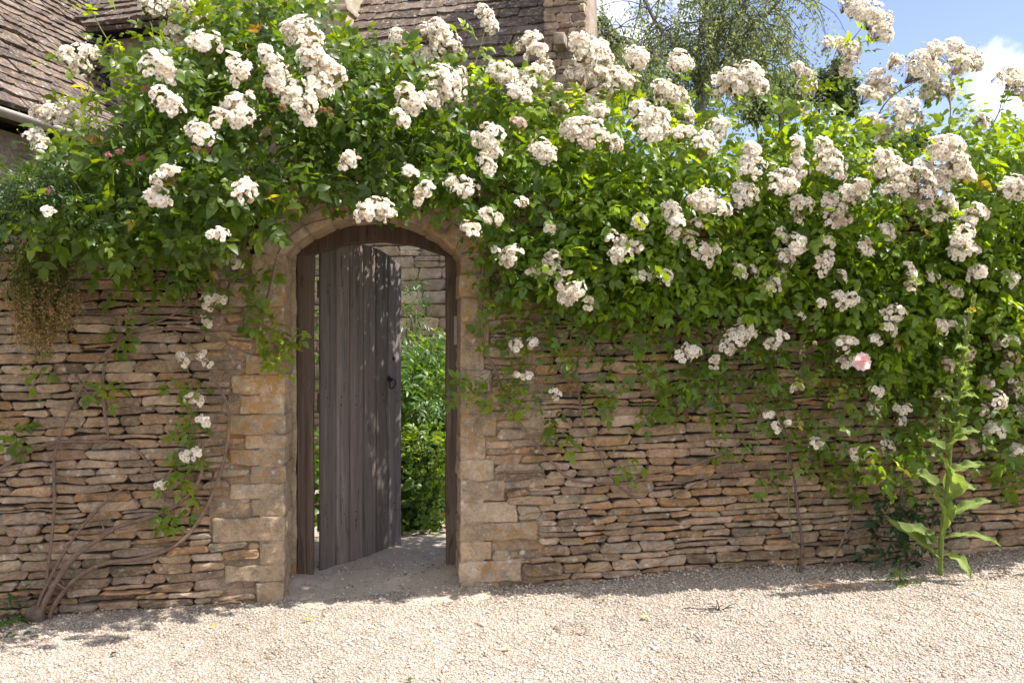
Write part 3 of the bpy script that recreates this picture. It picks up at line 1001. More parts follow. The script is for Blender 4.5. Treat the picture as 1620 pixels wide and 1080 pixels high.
def shoots(mbl, mbt, start, d0, length, k=7, droop=0.10, size=0.045, young=0.2, face=None, rng=RNG, wander=0.16, twig=0.0016, tcol=(0.10, 0.13, 0.045), pairs=2, colf=leaf_cols, ratio=0.56, width=None):
    """leafy shoots, all at once: start (n,3), direction (n,3), length (n,)"""
    start = np.asarray(start, float); n = len(start)
    if n == 0: return
    T = unit(d0); P = start.copy(); step = np.asarray(length, float).reshape(-1, 1) / k
    droop = np.broadcast_to(np.asarray(droop, float), (n,)).reshape(-1, 1)
    young = np.broadcast_to(np.asarray(young, float), (n,))
    pts = [P.copy()]
    ang0 = rng.uniform(0, 6.28, n)
    face = np.broadcast_to(np.asarray(face if face is not None else N * 0.6 + UP * 0.6, float), (n, 3))
    for i in range(k):
        T = unit(T + rng.normal(0, wander, (n, 3)) - UP * droop)
        P = P + T * step
        pts.append(P.copy())
        ref = unit(np.cross(T, UP + 0.01)); oth = np.cross(T, ref)
        a = ang0 + i * 2.4
        rad = ref * np.cos(a)[:, None] + oth * np.sin(a)[:, None]
        last = i == k - 1
        D = unit(T * (1.2 if last else 0.45) + rad * (0.2 if last else 0.9) - UP * 0.30 + face * 0.12)
        nn = unit(face + rng.normal(0, 0.42, (n, 3)) + rad * 0.25)
        yy = young + 0.35 * (i / k) ** 3
        sz = size * rng.uniform(0.62, 1.32, n) * (0.75 if last else 1.0)
        ok = rng.random(n) < 0.93
        if ok.sum():
            compound(mbl, P[ok] + D[ok] * 0.012, D[ok], nn[ok], sz[ok], colf(int(ok.sum()), yy[ok], rng), pairs if i % 3 else max(1, pairs), rng, ratio, width)
    # twigs: three-sided stems
    A = np.array(pts)                      # k+1, n, 3
    r = twig * np.linspace(1.5, 0.7, k + 1)
    e1 = unit(np.cross(unit(d0), np.array([0.3, 0.2, 0.9]))); e2 = np.cross(unit(d0), e1)
    VV = np.stack([A + r[:, None, None] * (e1 * math.cos(q) + e2 * math.sin(q)) for q in (0, 2.094, 4.188)], 2)   # k+1,n,3,3
    VV = VV.transpose(1, 0, 2, 3).reshape(-1, 3)
    Q = []
    for i in range(k):
        for j in range(3):
            j2 = (j + 1) % 3
            Q.append((i * 3 + j, i * 3 + j2, (i + 1) * 3 + j2, (i + 1) * 3 + j))
    Q = (np.array(Q)[None] + (np.arange(n) * (k + 1) * 3)[:, None, None]).reshape(-1, 4)
    mbt.add(VV, None, Q, tcol)
    return A

# ------------------------------------------------------------------ climbing roses
TOPX = [(-200, 300), (-60, 300), (0, 300), (60, 275), (110, 255), (150, 215), (185, 150), (220, 100), (270, 55), (330, 20), (400, -6), (470, -4), (505, 45), (560, 66), (640, 82), (700, 100), (760, 112), (850, 125), (900, 160), (960, 160), (1040, 165), (1100, 185), (1200, 188), (1270, 172), (1330, 182), (1400, 205), (1480, 200), (1560, 192), (1620, 195), (1850, 190)]
BOTX = [(-200, 385), (0, 360), (60, 320), (110, 325), (150, 370), (230, 380), (300, 355), (370, 338), (420, 300), (450, 288), (480, 280), (580, 280), (680, 292), (720, 295), (770, 345), (820, 418), (900, 440), (1000, 458), (1080, 458), (1200, 460), (1300, 470), (1400, 570), (1450, 610), (1540, 645), (1620, 665), (1850, 690)]
tx = np.array(TOPX, float); bx_ = np.array(BOTX, float)
def thick(h, x):
    return np.interp(h, [0.9, 1.5, 1.9, 2.2, 2.6, 3.3], [0.14, 0.28, 0.36, 0.46, 0.52, 0.40]) * np.interp(x, [-200, 380, 470, 600, 720, 800, 1100, 1250, 1400, 1620], [2.25, 2.15, 1.8, 1.4, 0.85, 0.55, 0.52, 0.70, 0.95, 1.05])

rose_defs = [
    ('climbing rose whose thick brown stems fan up the shaded wall left of the door', on_wall(60, 985, 0.08)),
    ('climbing rose with bare stems arching over the sunny wall right of the doorway', on_wall(1265, 915, 0.10)),
    ('climbing rose with the densest blossom, at the right end of the wall behind the mullein', on_wall(1440, 905, 0.06)),
]
roses = []
for lab, loc in rose_defs:
    loc = loc.copy(); loc[2] = float(g(loc[0]))
    roses.append(thing('climbing_rose', lab, 'rose', loc, 'white climbing roses on the garden wall'))
leafb = [MB() for _ in roses]; twigb = leafb
def rose_of(px):
    return 0 if px < 715 else (1 if px < 1235 else 2)

def mass_shoots(n, dens):
    px = RNG.uniform(-170, 1790, n * 6); v = RNG.random(n * 6)
    top = np.interp(px, tx[:, 0], tx[:, 1]); bot = np.interp(px, bx_[:, 0], bx_[:, 1])
    w = (bot - top) / 420.0 * np.where(v < 0.5, 1.0, 0.62)
    hollow = snoise(np.stack([px / 300.0, (top + v * (bot - top)) / 220.0, 0 * px], 1), 1.6, 4.0)      # gaps and dark hollows
    w = w * np.interp(hollow, [-1.0, -0.35, 0.3], [0.12, 0.45, 1.0])
    keep = RNG.random(n * 6) < np.clip(w, 0.2, 1)
    px, v, top, bot = px[keep][:n], v[keep][:n], top[keep][:n], bot[keep][:n]
    py = top + 22 + v * (bot - top - 22)
    h0 = EYE + (540 - py) / FPX * 5.0
    front = thick(h0, px)
    above = np.clip((h0 - 2.25) / 0.35, 0, 1)
    back = np.where(above > 0, -0.84 * above, 0.04)
    f = RNG.random(len(px)) ** 0.75
    off = back + f * (front - back) * 0.86
    P = on_wall_v(px, py, off)
    return px, py, off, P, above, f

px, py, off, P, above, f = mass_shoots(1900, 1)
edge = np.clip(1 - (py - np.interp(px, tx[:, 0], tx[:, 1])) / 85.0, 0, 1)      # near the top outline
nn_ = len(px)
d0 = N * (0.35 + 0.5 * f)[:, None] * (1 - edge * 0.55)[:, None] + UP * (0.9 * edge - 0.22 * (1 - edge))[:, None] + U * RNG.normal(0, 0.55, nn_)[:, None] + RNG.normal(0, 0.25, (nn_, 3))
ln = RNG.uniform(0.15, 0.34, nn_) * np.where(py > np.interp(px, bx_[:, 0], bx_[:, 1]) - 70, 0.75, 1.0)
ln = ln * np.where(edge > 0.3, 0.8, 1.0)
face = N * 0.75 + UP * (0.35 + 0.6 * edge)[:, None] + U * RNG.normal(0, 0.3, nn_)[:, None]
yg = 0.10 + 0.85 * edge * RNG.random(nn_) + 0.15 * (px > 900)  # yellower near the top: young growth, plus a sunlit tone put into the colour
rid = np.array([rose_of(x + RNG.normal(0, 45)) for x in px])
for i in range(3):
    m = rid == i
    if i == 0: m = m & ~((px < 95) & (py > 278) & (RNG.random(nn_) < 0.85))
    shoots(leafb[i], twigb[i], P[m], d0[m], ln[m], 7, 0.10 + 0.08 * (1 - edge[m]), 0.058, yg[m] * (0.75 if i == 0 else 1.0), face[m], colf=lambda n_, y_, r_, i=i: leaf_cols(n_, y_, r_, 0.78 if i == 0 else 1.12))  # left rose's shade is put into its colour: leaves darker than the others

m = 85  # extra unseen shoots behind the wall top, added to shade the door
bs = RNG.uniform(S_M + 0.1, S_R + 1.4, m)
P = P0 + bs[:, None] * U + RNG.uniform(-0.76, -0.40, m)[:, None] * N + RNG.uniform(2.38, 2.62, m)[:, None] * UP
shoots(leafb[1], twigb[1], P, -N * 0.2 + UP * RNG.normal(0.25, 0.3, m)[:, None] + U * RNG.normal(0, 0.6, m)[:, None], RNG.uniform(0.12, 0.22, m), 6, 0.04, 0.058, 0.2, UP * 0.9 - N * 0.3)

# thin leafy fringe over the stones on the right, and single sprays
def region(poly, n):
    poly = np.array(poly, float); lo, hi = poly.min(0), poly.max(0); out = []
    while len(out) < n:
        p = RNG.uniform(lo, hi); c = False; j = len(poly) - 1
        for i in range(len(poly)):
            if (poly[i][1] > p[1]) != (poly[j][1] > p[1]) and p[0] < (poly[j][0] - poly[i][0]) * (p[1] - poly[i][1]) / (poly[j][1] - poly[i][1]) + poly[i][0]: c = not c
            j = i
        if c: out.append(p)
    return np.array(out)
fr = np.concatenate([region([(775, 400), (1300, 450), (1400, 560), (1220, 560), (1080, 540), (960, 520), (800, 500)], 62),
                     region([(1040, 540), (1400, 540), (1480, 640), (1440, 740), (1260, 700), (1120, 610)], 48),
                     region([(770, 500), (1040, 520), (1130, 640), (1000, 650), (860, 620), (740, 600)], 13),
                     region([(1350, 560), (1700, 640), (1700, 765), (1560, 750), (1400, 710)], 30),
                     region([(130, 370), (420, 350), (400, 410), (330, 430), (200, 415)], 16)])
m = len(fr)
P = on_wall_v(fr[:, 0], fr[:, 1], RNG.uniform(0.03, 0.2, m) * np.where(fr[:, 0] > 1350, 2.2, 1.0))
d0 = N * 0.25 + UP * RNG.normal(-0.45, 0.35, m)[:, None] + U * RNG.normal(0, 0.6, m)[:, None]
rid = np.array([rose_of(x) for x in fr[:, 0]])
for i in range(3):
    k = rid == i
    shoots(leafb[i], twigb[i], P[k], d0[k], RNG.uniform(0.12, 0.26, k.sum()), 5, 0.16, 0.050, 0.12, N * 0.8 + UP * 0.4)

def spray(px, py, dx, dy, length, n=1, young=0.25, off=0.06, size=0.050, k=6, rose=None, pairs=2, droop=0.1):
    i = rose_of(px) if rose is None else rose
    P = on_wall_v(np.full(n, px) + RNG.normal(0, 5, n), np.full(n, py) + RNG.normal(0, 4, n), np.full(n, off))
    d = U * dx + UP * (-dy) + N * 0.2
    shoots(leafb[i], twigb[i], P, np.tile(d, (n, 1)) + RNG.normal(0, 0.15, (n, 3)), np.full(n, length), k, droop, size, young, N * 0.8 + UP * 0.4, pairs=pairs)
for a in [(395, 505, 1, 0.35, 0.24, 3), (430, 530, 0.5, 0.6, 0.16, 2), (330, 440, 0.2, 1, 0.16, 2), (190, 500, 0.6, 0.1, 0.14, 1), (230, 415, 0, 1, 0.18, 2),
          (300, 585, 0.1, 1, 0.12, 2), (312, 640, 0, 1, 0.14, 2), (310, 690, -0.15, 1, 0.16, 2), (300, 735, -0.1, 1, 0.10, 1), (268, 790, 0, 0.6, 0.08, 2),
          (150, 588, 0.8, 0.4, 0.10, 1), (2, 680, 0.5, 0.1, 0.12, 2), (20, 590, 0.9, -0.2, 0.1, 1), (380, 470, 0.8, 0.5, 0.14, 1),
          (785, 590, -0.8, 0.2, 0.18, 2), (770, 560, 0.2, -0.5, 0.12, 1), (800, 540, 0.3, 0.7, 0.16, 1), (815, 600, 0.2, 0.9, 0.14, 1), (870, 640, 0.2, 0.9, 0.12, 1),
          (880, 670, 0.1, 0.8, 0.08, 1), (1000, 560, 0.5, 0.5, 0.2, 2), (985, 615, -0.5, 0.6, 0.15, 1), (985, 715, 0.2, 0.5, 0.08, 1), (1120, 690, 0.5, 0.3, 0.14, 1),
          (790, 440, -0.4, 0.6, 0.14, 2), (830, 500, -0.3, 0.8, 0.16, 2), (930, 500, 0.4, 0.6, 0.18, 2), (1200, 730, 0.3, 0.4, 0.12, 1), (1330, 740, 0.3, 0.5, 0.16, 2),
          (1545, 700, 0.8, 0.3, 0.2, 2), (1590, 720, 0.3, 0.6, 0.18, 2), (1450, 690, -0.3, 0.8, 0.16, 2), (1040, 600, 0.5, 0.6, 0.18, 2)]:
    spray(*a, young=random.uniform(0.1, 0.5))

# shoots and canes standing clear of the mass, against the sky and the roofs
stem_list = [[], [], []]
GREENST, BROWNST = (0.16, 0.17, 0.06), (0.17, 0.115, 0.085)
def cane(rose, pts, r0, r1, col, off=0.0, sprays=(), offs=None):
    w = [on_wall(x, y, off if offs is None else offs[i]) for i, (x, y) in enumerate(pts)]
    sp = spline(w, 6)
    sp = sp + (snoise(sp, 1.6, r0 * 100)[:, None] * N * 0.012 + snoise(sp + 5, 2.2, r0 * 70)[:, None] * UP * 0.006)
    stem_list[rose].append((sp, r0, r1, col))
    for t in sprays:
        p = sp[int(t * (len(sp) - 1))]
        tg = unit(sp[min(int(t * (len(sp) - 1)) + 1, len(sp) - 1)] - sp[max(int(t * (len(sp) - 1)) - 1, 0)])
        shoots(leafb[rose], twigb[rose], p[None], (tg + RNG.normal(0, 0.5, 3))[None], np.array([random.uniform(0.10, 0.18)]), 4, 0.1, 0.050, 0.55, N * 0.6 + UP * 0.7)
cane(0, [(205, 130), (185, 85), (160, 45), (140, 5), (128, -25)], 0.004, 0.002, GREENST, 0.15, (0.15, 0.35, 0.55, 0.75, 0.95))
cane(0, [(215, 150), (180, 105), (150, 100), (125, 105)], 0.003, 0.002, GREENST, 0.2, (0.3, 0.6, 0.85))
cane(0, [(225, 180), (175, 150), (140, 145)], 0.003, 0.002, GREENST, 0.25, (0.3, 0.6, 0.9))
cane(2, [(1285, 190), (1310, 130), (1338, 80), (1362, 45), (1385, 25)], 0.005, 0.002, BROWNST, 0.0, (0.2, 0.35, 0.55))
cane(2, [(1310, 130), (1318, 95), (1325, 75)], 0.003, 0.002, BROWNST, 0.0, (0.7,))
cane(2, [(1338, 80), (1370, 65), (1392, 50)], 0.003, 0.002, BROWNST, 0.0, ())
cane(2, [(1365, 230), (1400, 165), (1440, 135), (1460, 120)], 0.005, 0.002, BROWNST, 0.0, (0.25, 0.55))
cane(2, [(1500, 230), (1505, 170), (1500, 130), (1520, 95)], 0.005, 0.002, BROWNST, 0.1, (0.35, 0.6))
cane(2, [(1555, 225), (1580, 180), (1588, 150), (1600, 125)], 0.004, 0.0015, GREENST, 0.1, (0.35, 0.75))
cane(2, [(1588, 165), (1605, 140), (1630, 120)], 0.003, 0.0015, GREENST, 0.1, (0.5,))
cane(1, [(1080, 190), (1082, 150), (1077, 100)], 0.004, 0.002, GREENST, -0.2, (0.3, 0.6))
cane(1, [(1000, 180), (1006, 140), (1006, 100)], 0.004, 0.002, GREENST, -0.2, (0.3, 0.6))
cane(1, [(1140, 200), (1150, 165), (1165, 130)], 0.004, 0.002, GREENST, -0.1, (0.3, 0.7))
cane(1, [(1225, 195), (1260, 165), (1272, 130)], 0.004, 0.002, GREENST, 0.0, (0.3, 0.6))
cane(1, [(745, 120), (760, 75), (770, 35)], 0.003, 0.002, GREENST, 0.1, (0.25,))
# old stems on the wall face
cane(0, [(58, 985), (62, 955), (83, 907), (110, 860), (150, 810), (187, 777), (213, 767), (245, 768), (275, 740)], 0.011, 0.005, BROWNST, 0.06)
cane(0, [(64, 985), (70, 952), (110, 889), (150, 857), (187, 833), (243, 817), (290, 790), (318, 750), (320, 700)], 0.018, 0.008, BROWNST, 0.07)
cane(0, [(78, 980), (85, 958), (117, 917), (167, 890), (233, 880), (283, 860), (320, 813), (347, 753), (360, 700), (361, 643), (340, 600), (318, 560), (270, 520)], 0.014, 0.006, BROWNST, 0.06)
cane(0, [(70, 950), (78, 880), (85, 800), (86, 720), (110, 650), (140, 593), (163, 563), (187, 543), (220, 520), (267, 500), (320, 470)], 0.010, 0.005, BROWNST, 0.055)
cane(0, [(172, 695), (163, 627), (165, 580), (180, 550), (230, 525), (300, 520), (360, 545), (395, 560)], 0.008, 0.005, BROWNST, 0.06)
cane(0, [(-20, 770), (0, 742), (67, 705), (133, 697), (187, 700), (225, 720), (245, 755), (262, 792)], 0.011, 0.007, BROWNST, 0.05)
cane(0, [(118, 590), (140, 625), (165, 640), (175, 655)], 0.008, 0.004, BROWNST, 0.05)
cane(0, [(120, 495), (190, 497), (255, 495), (330, 500)], 0.006, 0.004, BROWNST, 0.05)
cane(0, [(405, 530), (415, 500), (423, 470), (437, 410), (453, 380), (490, 352), (560, 338), (640, 335)], 0.006, 0.004, BROWNST, 0.045)
cane(0, [(300, 540), (298, 590), (308, 650), (312, 700), (303, 760)], 0.003, 0.002, GREENST, 0.06)
cane(0, [(285, 480), (300, 430), (340, 370), (380, 300)], 0.008, 0.006, BROWNST, 0.06)
cane(0, [(430, 350), (470, 318), (560, 300), (680, 330)], 0.012, 0.008, BROWNST, 0.08)
cane(1, [(785, 380), (773, 437), (763, 470), (762, 510), (767, 553), (787, 593), (793, 623), (823, 670), (857, 712), (890, 748), (923, 763), (990, 764), (1023, 757), (1080, 740), (1150, 715)], 0.010, 0.007, BROWNST, 0.055)
cane(1, [(1010, 500), (960, 505), (930, 530), (913, 577), (918, 643), (927, 677), (947, 715), (970, 757), (1013, 798)], 0.009, 0.006, BROWNST, 0.055)
cane(1, [(1265, 925), (1270, 860), (1262, 800), (1255, 745), (1235, 690), (1190, 640), (1120, 590), (1060, 560), (1010, 500)], 0.010, 0.006, (0.13, 0.09, 0.075), 0.10, offs=[0.12, 0.11, 0.10, 0.09, 0.07, 0.06, 0.06, 0.07, 0.1])
cane(1, [(1296, 922), (1320, 880), (1345, 820), (1352, 785), (1357, 745), (1360, 690), (1375, 620)], 0.008, 0.005, (0.15, 0.11, 0.085), 0.10, offs=[0.13, 0.11, 0.09, 0.08, 0.07, 0.08, 0.1])
cane(1, [(1264, 910), (1252, 850), (1247, 780), (1246, 730), (1240, 650)], 0.005, 0.003, GREENST, 0.08)
cane(1, [(1265, 802), (1225, 748), (1180, 705), (1130, 660)], 0.004, 0.003, GREENST, 0.08)
cane(1, [(965, 720), (1010, 670), (1060, 620), (1120, 590)], 0.004, 0.003, GREENST, 0.06)
cane(1, [(905, 590), (903, 540), (908, 490), (915, 440)], 0.004, 0.003, GREENST, 0.06)
cane(1, [(1060, 790), (1120, 755), (1190, 740), (1260, 730), (1330, 735)], 0.006, 0.004, BROWNST, 0.05)
cane(1, [(1130, 740), (1180, 690), (1230, 640), (1300, 560)], 0.006, 0.004, BROWNST, 0.06)
cane(2, [(1440, 908), (1430, 850), (1425, 780), (1440, 700), (1470, 600), (1500, 480)], 0.010, 0.006, BROWNST, 0.06)
cane(2, [(1445, 908), (1470, 840), (1500, 760), (1560, 640), (1590, 520)], 0.008, 0.005, BROWNST, 0.06)
for i, L in enumerate(stem_list):
    for sp, r0, r1, col in L:
        mb = MB(); rr0 = np.interp(np.linspace(0, 1, len(sp)), [0, 1], [r0, r1]) * (1 + 0.16 * snoise(sp, 9.0, r0 * 50)); tube(mb, sp, rr0, 8, col)
        if r0 > 0.0055:
            for _ in range(random.randint(3, 6)):
                k_ = random.randrange(2, len(sp) - 2)
                tg = unit(sp[k_ + 1] - sp[k_ - 1]); dv = unit(tg * 0.5 + RNG.normal(0, 0.6, 3) + N * 0.25)
                Ls = random.uniform(0.02, 0.11); e_ = sp[k_] + dv * Ls
                tube(mb, [sp[k_], sp[k_] + dv * Ls * 0.5 + RNG.normal(0, 0.004, 3), e_], [rr0[k_] * 0.5, rr0[k_] * 0.2], 5, col)
        mb.build('stem', M_BARK, roses[i])
# knobbly stool of the left rose
mb = MB()
b0 = on_wall(60, 985, 0.07)
rounded_block(mb, (0.04, 0.038, 0.075), 0.036, lambda V: V * (1 + 0.25 * snoise(V, 9)[:, None]) + b0 + UP * 0.03, (0.12, 0.085, 0.065), 0.015, 0.01, 11, 2)
mb.build('rootstock', M_BARK, roses[0])
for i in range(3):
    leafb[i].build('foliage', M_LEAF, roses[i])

# ---- blossom
def petal_ring(mb, c, ax, n, rad, lift, wid, col, rng, ph=0.0):
    ax = unit(ax)
    e1 = unit(np.cross(ax, [0.31, 0.52, 0.79])); e2 = np.cross(ax, e1)
    for i in range(n):
        a = ph + 6.283 * i / n + rng.uniform(-0.2, 0.2)
        d = e1 * math.cos(a) + e2 * math.sin(a); s = -e1 * math.sin(a) + e2 * math.cos(a)
        l = rad * rng.uniform(0.85, 1.12); w = wid * rng.uniform(0.85, 1.15)
        lf = lift * rng.uniform(0.6, 1.4)
        tip = rng.uniform(-0.25, 0.35)
        V = [c + d * 0.08 * l, c + d * 0.5 * l + s * w * 0.5 + ax * lf * 0.45 * l, c + d * 0.55 * l + ax * lf * 0.3 * l, c + d * 0.5 * l - s * w * 0.5 + ax * lf * 0.45 * l,
             c + d * l + s * w * 0.34 + ax * (lf + tip * 0.4) * l * 0.8, c + d * 0.96 * l + ax * (lf + tip * 0.2) * l * 0.7, c + d * l - s * w * 0.34 + ax * (lf + tip * 0.4) * l * 0.8]
        T = [(0, 2, 1), (0, 3, 2), (1, 2, 4), (2, 5, 4), (2, 6, 5), (2, 3, 6)]
        mb.add(V, T, None, col * rng.uniform(0.94, 1.03))

def floret(mb, c, ax, r, rng, faded=0.0):
    white = np.array([0.96, 0.925, 0.87]); cream = np.array([0.95, 0.875, 0.77]); brown = np.array([0.42, 0.27, 0.16])
    t = rng.random()
    col = white * (1 - 0.5 * t) + cream * 0.5 * t
    if rng.random() < faded: col = cream * 0.45 + brown * 0.55 * rng.uniform(0.7, 1.2)
    petal_ring(mb, c, ax, 6, r, 0.22, r * 0.95, col, rng, rng.uniform(0, 6))
    petal_ring(mb, c + ax * r * 0.10, ax, 5, r * 0.68, 0.55, r * 0.7, col, rng, rng.uniform(0, 6))
    # stamens
    e1 = unit(np.cross(ax, [0.31, 0.52, 0.79])); e2 = np.cross(ax, e1)
    k = 5
    V = [c + ax * r * 0.46] + [c + ax * r * 0.36 + (e1 * math.cos(6.283 * i / k) + e2 * math.sin(6.283 * i / k)) * r * 0.27 for i in range(k)]
    T = [(0, 1 + i, 1 + (i + 1) % k) for i in range(k)]
    mb.add(V, T, None, (0.80, 0.58, 0.22) if rng.random() < 0.7 else (0.45, 0.27, 0.12))

def cluster_mesh(radius, rng, faded=0.06):
    """a corymb of double white florets on thin stalks; +z is the way it faces"""
    mb = MB()
    fr_ = 0.0175
    subs = [(np.array([0, 0, 0.0]), radius * 0.72)]
    for _ in range(rng.randint(1, 3)):
        a = rng.uniform(0, 6.28)
        subs.append((np.array([math.cos(a) * radius * 0.5, math.sin(a) * radius * 0.5, rng.uniform(-0.35, 0.25) * radius]), radius * rng.uniform(0.4, 0.6)))
    pts = []
    tries = 0
    want = max(4, int(1.9 * (radius / fr_) ** 2))
    while len(pts) < want and tries < want * 30:
        tries += 1
        c, r = subs[rng.randrange(len(subs))]
        d = unit(np.array([rng.gauss(0, 1), rng.gauss(0, 1), rng.gauss(0.45, 1)]))
        if d[2] < -0.45: continue
        p = c + d * r * rng.uniform(0.78, 1.08) * np.array([1, 1, 0.85])
        if all(np.linalg.norm(p - q[0]) > fr_ * 0.82 for q in pts): pts.append((p, d))
    root = np.array([0, 0, -radius * 0.9])
    for _ in range(max(2, want // 4)):                     # unopened buds standing out of the head
        d = unit(np.array([rng.gauss(0, 1), rng.gauss(0, 1), rng.gauss(0.2, 0.8)])); p = d * radius * rng.uniform(0.75, 1.2) * np.array([1, 1, 0.8])
        iv_, if_ = ico(); br = rng.uniform(0.0035, 0.006)
        mb.add(iv_ * br * np.array([0.85, 0.85, 1.3]) + p, if_, None, (0.80, 0.74, 0.55) if rng.random() < 0.6 else (0.30, 0.34, 0.12))
        e = unit(np.cross(p - root, [0.2, 0.5, 0.8])) * 0.0008
        mb.add([root + e, root - e, p + e, p - e], None, [(0, 1, 3, 2)], (0.20, 0.19, 0.06))
    for p, d in pts:
        ax = unit(d + np.array([rng.gauss(0, 0.25), rng.gauss(0, 0.25), 0.5 + rng.gauss(0, 0.3)]))
        floret(mb, p, ax, fr_ * rng.uniform(0.78, 1.18), rng, faded)
        q = p - ax * 0.004; mid = (q + root) / 2 + np.array([rng.gauss(0, 0.004), rng.gauss(0, 0.004), 0])
        e = unit(np.cross(q - root, [0.2, 0.5, 0.8])) * 0.0009
        mb.add([root + e, root - e, mid + e, mid - e, q + e, q - e], None, [(0, 1, 3, 2), (2, 3, 5, 4)], (0.20, 0.15, 0.06))
        # calyx
        s1 = unit(np.cross(ax, [0.3, 0.1, 0.9])) * 0.005; s2 = unit(np.cross(ax, s1)) * 0.005
        b = p - ax * 0.008
        mb.add([b, p + s1, p + s2, p - s1, p - s2], [(0, 1, 2), (0, 2, 3), (0, 3, 4), (0, 4, 1)], None, (0.20, 0.19, 0.07))
    V = np.concatenate(mb.v)
    me_o = mb.build('flower_cluster', M_PETAL)
    me = me_o.data
    bpy.data.objects.remove(me_o)
    return me
crng = random.Random(21)
SIZES = [0.024, 0.036, 0.052, 0.074, 0.105]
CL = {(s, k): [cluster_mesh(s, crng, 0.05 if k == 0 else 0.8) for _ in range(7 if k == 0 else 3)] for s in SIZES for k in (0, 1) if not (k == 1 and s > 0.07)}

FL = """240,5,20 265,10,20 290,20,22 320,30,24 300,55,24 330,70,20 300,5,20 125,90,19 142,84,12 250,98,20 262,120,12 262,158,17 275,170,12 85,180,18 115,182,18 60,178,11 50,215,13 62,232,12
365,175,20 385,185,16 345,185,13 372,160,12 316,215,18 382,110,16 370,95,10 107,265,11 84,283,6 262,280,17 250,310,15 385,305,17 77,338,8 475,45,20 490,60,20 460,45,14 430,100,18 440,122,18 422,88,12
465,140,18 488,165,15 500,100,22 525,120,22 500,130,18 490,190,9 513,145,14 397,151,6 630,57,13 675,50,13 690,45,15 700,75,20 715,65,13 640,105,18 665,90,17 700,130,25 720,140,20 685,150,15 725,120,14 650,155,18 635,190,13
655,170,13 770,28,13 776,45,13 764,16,9 840,65,15 850,85,16 860,105,13 825,75,10,1 790,115,20 815,130,20 832,142,18 845,120,15 820,150,14 865,150,17 880,168,13,1 878,145,12 768,215,20 775,236,15 768,260,13 855,235,18 865,248,11
820,195,11,1 915,205,20 937,205,18 950,180,13 925,222,12 970,228,13 930,80,22 950,92,20 925,102,15 912,70,12 910,118,15 950,130,22 975,125,18 965,145,14 1005,90,17 1000,98,12,1 1075,95,16 1072,102,12,1 1055,150,20 1070,160,15 1045,140,13
1015,175,18 1035,190,22 1025,212,15 1045,205,13 555,250,12 545,262,8 650,275,11 672,300,12 660,313,9 730,293,16 745,300,13 715,288,10 592,330,20 575,338,14 612,330,13 600,345,11 825,320,9 770,340,11 787,346,9 745,365,12 735,355,8
870,362,9 1015,350,12 1065,335,16 1072,352,12 1055,345,9 1160,122,20 1187,118,20 1135,140,15 1195,140,16,1 1175,140,14 1150,135,12,1 1272,125,16 1275,142,13 1265,110,10 1355,12,17 1380,25,20 1395,50,15 1338,6,12 1400,30,12 1385,45,11,1
1330,72,14 1346,82,15 1308,70,11,1 1337,115,11 1345,100,9,1 1390,130,20 1374,152,14 1398,145,13,1 1420,100,12 1460,100,22 1482,125,22 1470,147,16 1450,115,17 1495,140,14 1500,85,20 1525,90,18 1541,100,13 1515,105,14,1 1480,80,14
1435,175,20 1424,192,13 1447,185,12 1385,200,18 1370,195,13 1398,210,12 1600,122,14 1580,124,9 1615,138,13 1600,138,9,1 1085,180,12 1080,212,13 1125,210,18 1115,232,18 1136,196,13 1190,240,13 1195,266,18 1186,255,12 1240,285,18 1265,266,16 1228,292,13 1250,275,13
1300,230,12,1 1315,255,18 1327,266,13 1308,243,13 1262,232,12,1 1395,265,20 1420,280,24 1455,285,23 1440,306,18 1482,285,18 1400,250,13 1410,300,13 1470,305,12 1500,235,20 1515,255,18 1526,275,13 1500,272,13,1 1555,192,11 1117,316,18 1145,330,13 1100,318,10
1183,307,18 1170,318,10 1270,325,15 1258,342,11 1320,330,20 1345,310,18 1360,295,13 1315,348,14 1335,345,12,1 1465,330,14 1490,347,11 1500,325,13 1530,345,16 1551,335,13 1605,295,18 1590,300,12 1100,355,8 1405,365,10
345,372,13 357,368,8 370,415,14 330,477,13 345,474,9 327,507,8 285,563,7 292,573,7 320,562,7 328,575,7 303,630,10 314,632,8 322,667,9 300,722,11 312,716,7 258,765,8
806,407,17 790,402,9 870,425,22 846,430,12 888,442,13 875,405,12 907,465,19 895,472,13 930,480,9 985,400,18 966,375,14 990,384,13 1005,392,11 972,407,9 1018,437,14 1052,437,12 1065,370,13 820,545,11 843,540,8 835,595,8 818,592,5 880,623,8
1115,398,17 1103,400,10 1128,395,11 1090,375,12 1170,430,12 1190,428,11 1260,385,17 1242,410,16 1226,450,14 1240,370,9 1236,430,11 1300,415,15 1310,405,10 1308,385,9 1370,390,13 1400,365,14 1330,438,11 1440,432,12 1440,455,11 1475,440,9
1525,375,17 1520,400,17 1541,396,11 1550,430,12 1540,442,9 1512,460,9 1500,452,7 1600,440,13 1328,478,14 1347,470,11 1265,500,8 1300,480,7 1165,535,19 1181,520,16 1150,550,13 1220,545,11 1236,535,9 1085,560,14 1097,555,9 1130,573,9
1405,510,17 1416,495,13 1386,540,9 1490,520,12 1500,510,8 1525,508,8 1333,545,13 1345,540,9 1337,572,11 1260,615,10 1390,620,10 1384,638,9 1384,657,7 1430,648,10 1425,665,9 1500,575,11,1 1530,555,11,1 1600,540,12 1575,545,9,1 1600,565,11,1 1595,582,9,1
1600,612,15,1 1580,630,14,1 1562,648,11,1 1610,652,12 1560,605,9,1 1620,600,12,1 1215,655,6 1230,675,7 1246,668,5 1292,702,10 1357,718,12 1405,705,10 1573,683,15 1545,708,12,1 1611,716,13 1476,672,9,1 1490,625,10,1
1640,330,16 1660,260,18 1690,420,15 1650,480,13 -30,330,10 -20,250,12"""
fl = []
